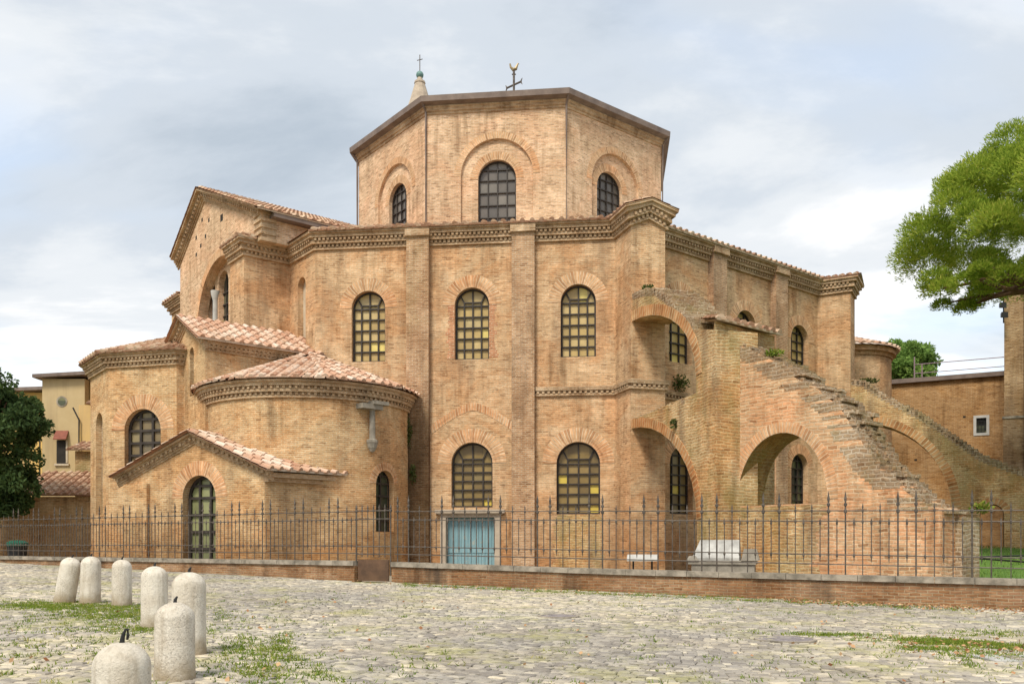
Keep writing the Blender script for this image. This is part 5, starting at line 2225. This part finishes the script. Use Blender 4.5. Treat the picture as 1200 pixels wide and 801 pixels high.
# crown clumps: a flattened dome
tries = 0
while len(pc_) < 125 and tries < 6000:
    tries += 1
    a = rng.uniform(0, 2 * PI)
    e = math.sqrt(rng.uniform(0.0, 1))
    rr = 7.5 * e * (1 + .06 * math.sin(5 * a))
    x, y = 23.85 + rr * math.cos(a), 33.5 + rr * .9 * math.sin(a)
    z = 12.2 + 5.3 * math.sqrt(max(0, 1 - e ** 2.2)) + rng.normal(0, .2)
    if all((x - c[0]) ** 2 + (y - c[1]) ** 2 + (z - c[2]) ** 2 > .92 ** 2 for c in pc_):
        pc_.append((x, y, z, rng.uniform(.75, 1.25)))
ntop = len(pc_)
for k in range(34):   # shaded inner sprays below the dome
    a = rng.uniform(0, 2 * PI)
    rr = rng.uniform(2.0, 6.6)
    pc_.append((23.85 + rr * math.cos(a), 33.5 + rr * .9 * math.sin(a), rng.uniform(11.7, 13.2), rng.uniform(.5, .9)))
for k in range(20):   # drooping outer sprays
    a = rng.uniform(PI * .75, PI * 1.3)
    rr = rng.uniform(5.4, 7.4)
    pc_.append((23.85 + rr * math.cos(a), 33.5 + rr * .9 * math.sin(a), rng.uniform(11.2, 12.0), rng.uniform(.4, .7)))
V, T = [], []
for (x, y, z, r) in pc_:
    n = int(2000 * r * r) + 320
    d = rand_unit(n)
    d[:, 2] = np.where(d[:, 2] < -.35, -d[:, 2], d[:, 2])
    rad = r * rng.uniform(.25, 1.0, (n, 1)) ** .45 * (1 + .16 * np.sin(d[:, :1] * 8 + x) * np.cos(d[:, 1:2] * 8 + y))
    c = np.array([x, y, z]) + d * rad * np.array([1.05, 1.05, .82])
    dr = d + rng.normal(0, .45, (n, 3)) + np.array([0, 0, .35])
    V.append(leaf_quads(c, dr, .17, .036))
    T.append(np.clip(rng.normal(.42 + .25 * rng.random(), .22, n), 0, 1))
np_quads('crown', np.concatenate(V), M['pine'], pine, np.concatenate(T))
limb_ends = sorted(pc_, key=lambda c: c[2])[:34]
for k, (x, y, z, r) in enumerate(limb_ends[:26]):
    mb = MB()
    s0 = Vector((23.0, 33.2, 9.9 + (k % 5) * .35))
    e = Vector((x, y, z + .1))
    mid = s0.lerp(e, .5) + Vector((rng.normal(0, .3), rng.normal(0, .3), .55 + rng.uniform(-.4, .3)))
    m2 = s0.lerp(e, .78) + Vector((rng.normal(0, .2), rng.normal(0, .2), .35))
    mb.tube([s0, mid, m2, e], [.15, .10, .06, .025], 6)
    mb.build('limb', M['bark'], pine)


def leafy_tree(name, label, base, crown_c, crown_r, nclump, nleaf, leaf, wd, mat, clump_r=(.5, 1.1), trunk_r=.3):
    t = thing(name, label, 'tree', base)
    mb = MB()
    b = Vector(base)
    c = Vector(crown_c)
    mb.tube([b - Vector((0, 0, .2)), b.lerp(c, .5) + Vector((.1, .05, 0)), c], [trunk_r, trunk_r * .7, trunk_r * .3], 8)
    for k in range(9):
        d = rand_unit(1)[0]
        e = c + Vector((d[0] * crown_r[0] * .7, d[1] * crown_r[1] * .7, abs(d[2]) * crown_r[2] * .7))
        mb.tube([b.lerp(c, .55 + .04 * k), b.lerp(c, .8).lerp(e, .5) + Vector((0, 0, .2)), e], [trunk_r * .4, trunk_r * .25, .03], 6)
    mb.build('trunk', M['bark'], t)
    V, T = [], []
    for k in range(nclump):
        d = rand_unit(1)[0]
        f = rng.uniform(.35, 1.0) ** .5
        cc = np.array(crown_c) + d * f * np.array(crown_r)
        r = rng.uniform(*clump_r)
        dd = rand_unit(nleaf)
        pos = cc + dd * r * rng.uniform(.3, 1.0, (nleaf, 1)) ** .6 * np.array([1, 1, .75])
        V.append(leaf_quads(pos, dd + rng.normal(0, .8, (nleaf, 3)), leaf, wd))
        T.append(np.clip(rng.normal(.3 + .4 * rng.random(), .18, nleaf), 0, 1))
    np_quads('crown', np.concatenate(V), mat, t, np.concatenate(T))
    return t


leafy_tree('evergreen_tree', 'dark glossy evergreen tree cut by the left edge of the picture behind the railing', (-26.6, 44.6, .3), (-27.0, 44.6, 6.5), (3.0, 2.4, 4.2), 135, 300, .24, .13, M['oak'], (.5, .95), .22)
leafy_tree('broadleaf_tree', 'light green tree showing above the tan brick building beyond the round turret', (34.5, 76, 0), (33.9, 76, 16.6), (2.3, 2.3, 2.6), 60, 260, .38, .2, M['farleaf'], (.6, 1.1), .3)


def wall_plant(label, c, spread, n, leaf=.16, wd=.07, matn='wallplant'):
    t = thing('wall_plant', label, 'plant', c, 'plants growing on the old brickwork')
    d = rand_unit(n)
    pos = np.array(c) + d * np.array(spread) * rng.uniform(0, 1, (n, 1)) ** .5
    np_quads('foliage', leaf_quads(pos, d + np.array([0, 0, .3]) + rng.normal(0, .5, (n, 3)), leaf, wd), M[matn], t)
    mb = MB()
    for k in range(7):
        e = Vector(c) + Vector((d[k][0] * spread[0], d[k][1] * spread[1], d[k][2] * spread[2])) * .8
        mb.tube([Vector(c) - Vector((0, 0, spread[2] * .3)), Vector(c).lerp(e, .5), e], .012, 5)
    mb.build('stems', M['stem'], t)
    return t


pj = FPR(.95, .12, 7.0)
wall_plant('bushy green plant hanging in the joint right of the tiled pier head', (pj.x, pj.y, 7.3), (.28, .2, .75), 420)
pj2 = FPR(.9, .1, 5.4)
wall_plant('thin trailing weed lower in the joint beside the large buttress arch', (pj2.x + .12, pj2.y, 5.6), (.14, .1, 1.1), 130, .12)
q = FS(24.0, .78, 6.0)
wall_plant('small tuft on the face of the lower flying arch', tuple(q), (.22, .1, .22), 110, .12)
q = F1(-4.4, A + .12, 8.8)
wall_plant('leafy tuft on the string course under the barred upper window in the flying arch', tuple(q), (.5, .25, .42), 260)
q = FS(20.6, .3, 12.05)
wall_plant('low green tuft on top of the flying buttress against the corner block', tuple(q), (.3, .3, .12), 130, .12)
q = FSW(1.5, -.3, 7.95)
wall_plant('bright green tuft on the broken top of the orange sloping buttress', tuple(q), (.35, .3, .12), 130, .12, matn='weed')
q = F0(-2.8, A + .5, 0)
wall_plant('dark creeper beside the chapel drainpipe, high under the eaves', (q.x, q.y, 6.4), (.22, .16, .9), 340, .13)
wall_plant('sparse green creeper low beside the drainpipe above the railing', (q.x + .25, q.y, 4.6), (.16, .1, .45), 120, .12)
q = FT(20.8, 0, 10.1)
wall_plant('flat green tuft crowning the top of the far right buttress', (q.x, q.y, 10.15), (.6, .4, .14), 200, .14)
q = FSW(7.6, -1.7, 2.6)
wall_plant('grass tuft at the low end of the sloping buttress by the small arch', tuple(q), (.35, .25, .18), 150, .15, matn='weed')


def tufts(name, label, cat, pts, blades, h, mat, spread=.07):
    """grass tufts: pts (N,2) on the street."""
    P = np.array(pts)
    N = len(P)
    base = np.repeat(P, blades, 0) + rng.normal(0, spread, (N * blades, 2))
    z = .12 + .014 * (base[:, 1] - 20) - .013 * base[:, 0] - .02
    b = np.column_stack([base, z])
    up = np.column_stack([rng.normal(0, .55, (N * blades, 2)), np.ones(N * blades)])
    up *= (h * rng.uniform(.4, 1.2, (N * blades, 1)))
    s = rng.normal(size=(N * blades, 3))
    s[:, 2] = 0
    s /= np.linalg.norm(s, axis=1, keepdims=True)
    w = .011
    t = b + up
    V = np.stack([b - s * w, b + s * w, t + s * w * .2, t - s * w * .2], 1)
    o = np_quads(name, V, mat, None, np.clip(np.repeat(rng.normal(.5, .2, N), blades) + rng.normal(0, .15, N * blades), 0, 1))
    return stuff(o, label, cat)


pts = []


def patch(cx, cy, sx, sy, n, rot=0):
    for _ in range(n):
        a, b = rng.normal(0, sx), rng.normal(0, sy)
        x, y = cx + a * math.cos(rot) - b * math.sin(rot), cy + a * math.sin(rot) + b * math.cos(rot)
        if y < wall_line_y(x) - .1:
            pts.append((x, y))


# grass among the bollards
patch(-9.0, 18.2, 1.3, .5, 700)
patch(-10.8, 19.0, 1.6, .5, 200)
patch(-7.2, 16.6, .9, .55, 420)
patch(-5.9, 14.4, .6, .35, 170)
patch(-7.5, 14.2, 1.4, .8, 90)
patch(-6.0, 11.5, 1.8, 1.2, 120)
# verge beside the gutter line, running towards the camera
for k in range(270):
    f = rng.random()
    x, y = -4.0 + 1.7 * f, 13.5 - 5.2 * f
    pts.append((x + rng.normal(0, .28), y + rng.normal(0, .25)))
for k in range(100):
    f = rng.random()
    pts.append((-3.6 + 2.4 * f - .5 * math.sin(f * PI) + rng.normal(0, .06), 14.2 - 5.4 * f + rng.normal(0, .09)))
# right-hand patches
patch(7.0, 14.0, .5, .24, 420, -.3)
patch(8.1, 13.3, .5, .22, 220, -.3)
patch(6.3, 13.1, .35, .2, 90, -.3)
patch(7.3, 12.2, .5, .16, 120, -.2)
patch(8.6, 15.4, .7, .3, 90)
patch(5.3, 14.9, .5, .16, 90)
patch(7.0, 12.0, 1.0, .6, 120)
# strip a little way out from the wall, and the foot of the wall
for k in range(520):
    f = rng.random()
    x = -3.5 + 14 * f
    y = wall_line_y(x) - rng.normal(1.15, .28)
    if y < wall_line_y(x) - .12:
        pts.append((x, y))
for k in range(120):
    x = rng.uniform(-3.5, 12)
    pts.append((x, wall_line_y(x) - .16 + rng.normal(0, .03)))
# scattered
for k in range(500):
    y = rng.uniform(6, 24)
    x = rng.uniform(-.6, .6) * y
    if y < wall_line_y(x) - .2:
        pts.append((x, y))
tufts('weeds', 'patches of grass and weeds growing between the cobbles', 'grass', pts, 12, .055, M['weed'])

# dry leaves
LP = []
for k in range(520):
    f = rng.random()
    x = 7.0 + 5.5 * f
    y = wall_line_y(x) - abs(rng.normal(.1, .75)) - .15
    LP.append((x, y))
for k in range(150):
    LP.append((rng.normal(7.2, 1.2), rng.normal(13.4, .7)))
for k in range(170):
    x = rng.uniform(-7, 12)
    LP.append((x, wall_line_y(x) - abs(rng.normal(.9, .5)) - .1))
for k in range(120):
    y = rng.uniform(6.5, 22)
    LP.append((rng.uniform(-.58, .58) * y, y))
LP = np.array([p for p in LP if p[1] < wall_line_y(p[0]) - .08])
c = np.column_stack([LP, .12 + .014 * (LP[:, 1] - 20) - .013 * LP[:, 0] + .02 + rng.uniform(0, .02, len(LP))])
d = np.column_stack([rng.normal(size=(len(LP), 2)), rng.normal(0, .25, len(LP))])
stuff(np_quads('leaf_litter', leaf_quads(c, d, .075, .05), M['litter']), 'dry brown leaves scattered over the cobbles and along the wall foot', 'leaves')

# lawn blades near the railing
LP = np.column_stack([rng.uniform(13.4, 26, 9000), rng.uniform(20, 44, 9000)])
LP = LP[LP[:, 1] > np.array([wall_line_y(x) + .7 for x in LP[:, 0]])]
z = np.array([lawn_z(x, y) for x, y in LP])
b = np.column_stack([LP, z - .01])
t = b + np.column_stack([rng.normal(0, .03, (len(LP), 2)), rng.uniform(.05, .12, len(LP))])
s = rng.normal(size=(len(LP), 3))
s[:, 2] = 0
s /= np.linalg.norm(s, axis=1, keepdims=True)
stuff(np_quads('lawn_grass', np.stack([b - s * .02, b + s * .02, t + s * .004, t - s * .004], 1), M['farleaf']), 'short bright green lawn grass behind the railing at the right', 'grass')
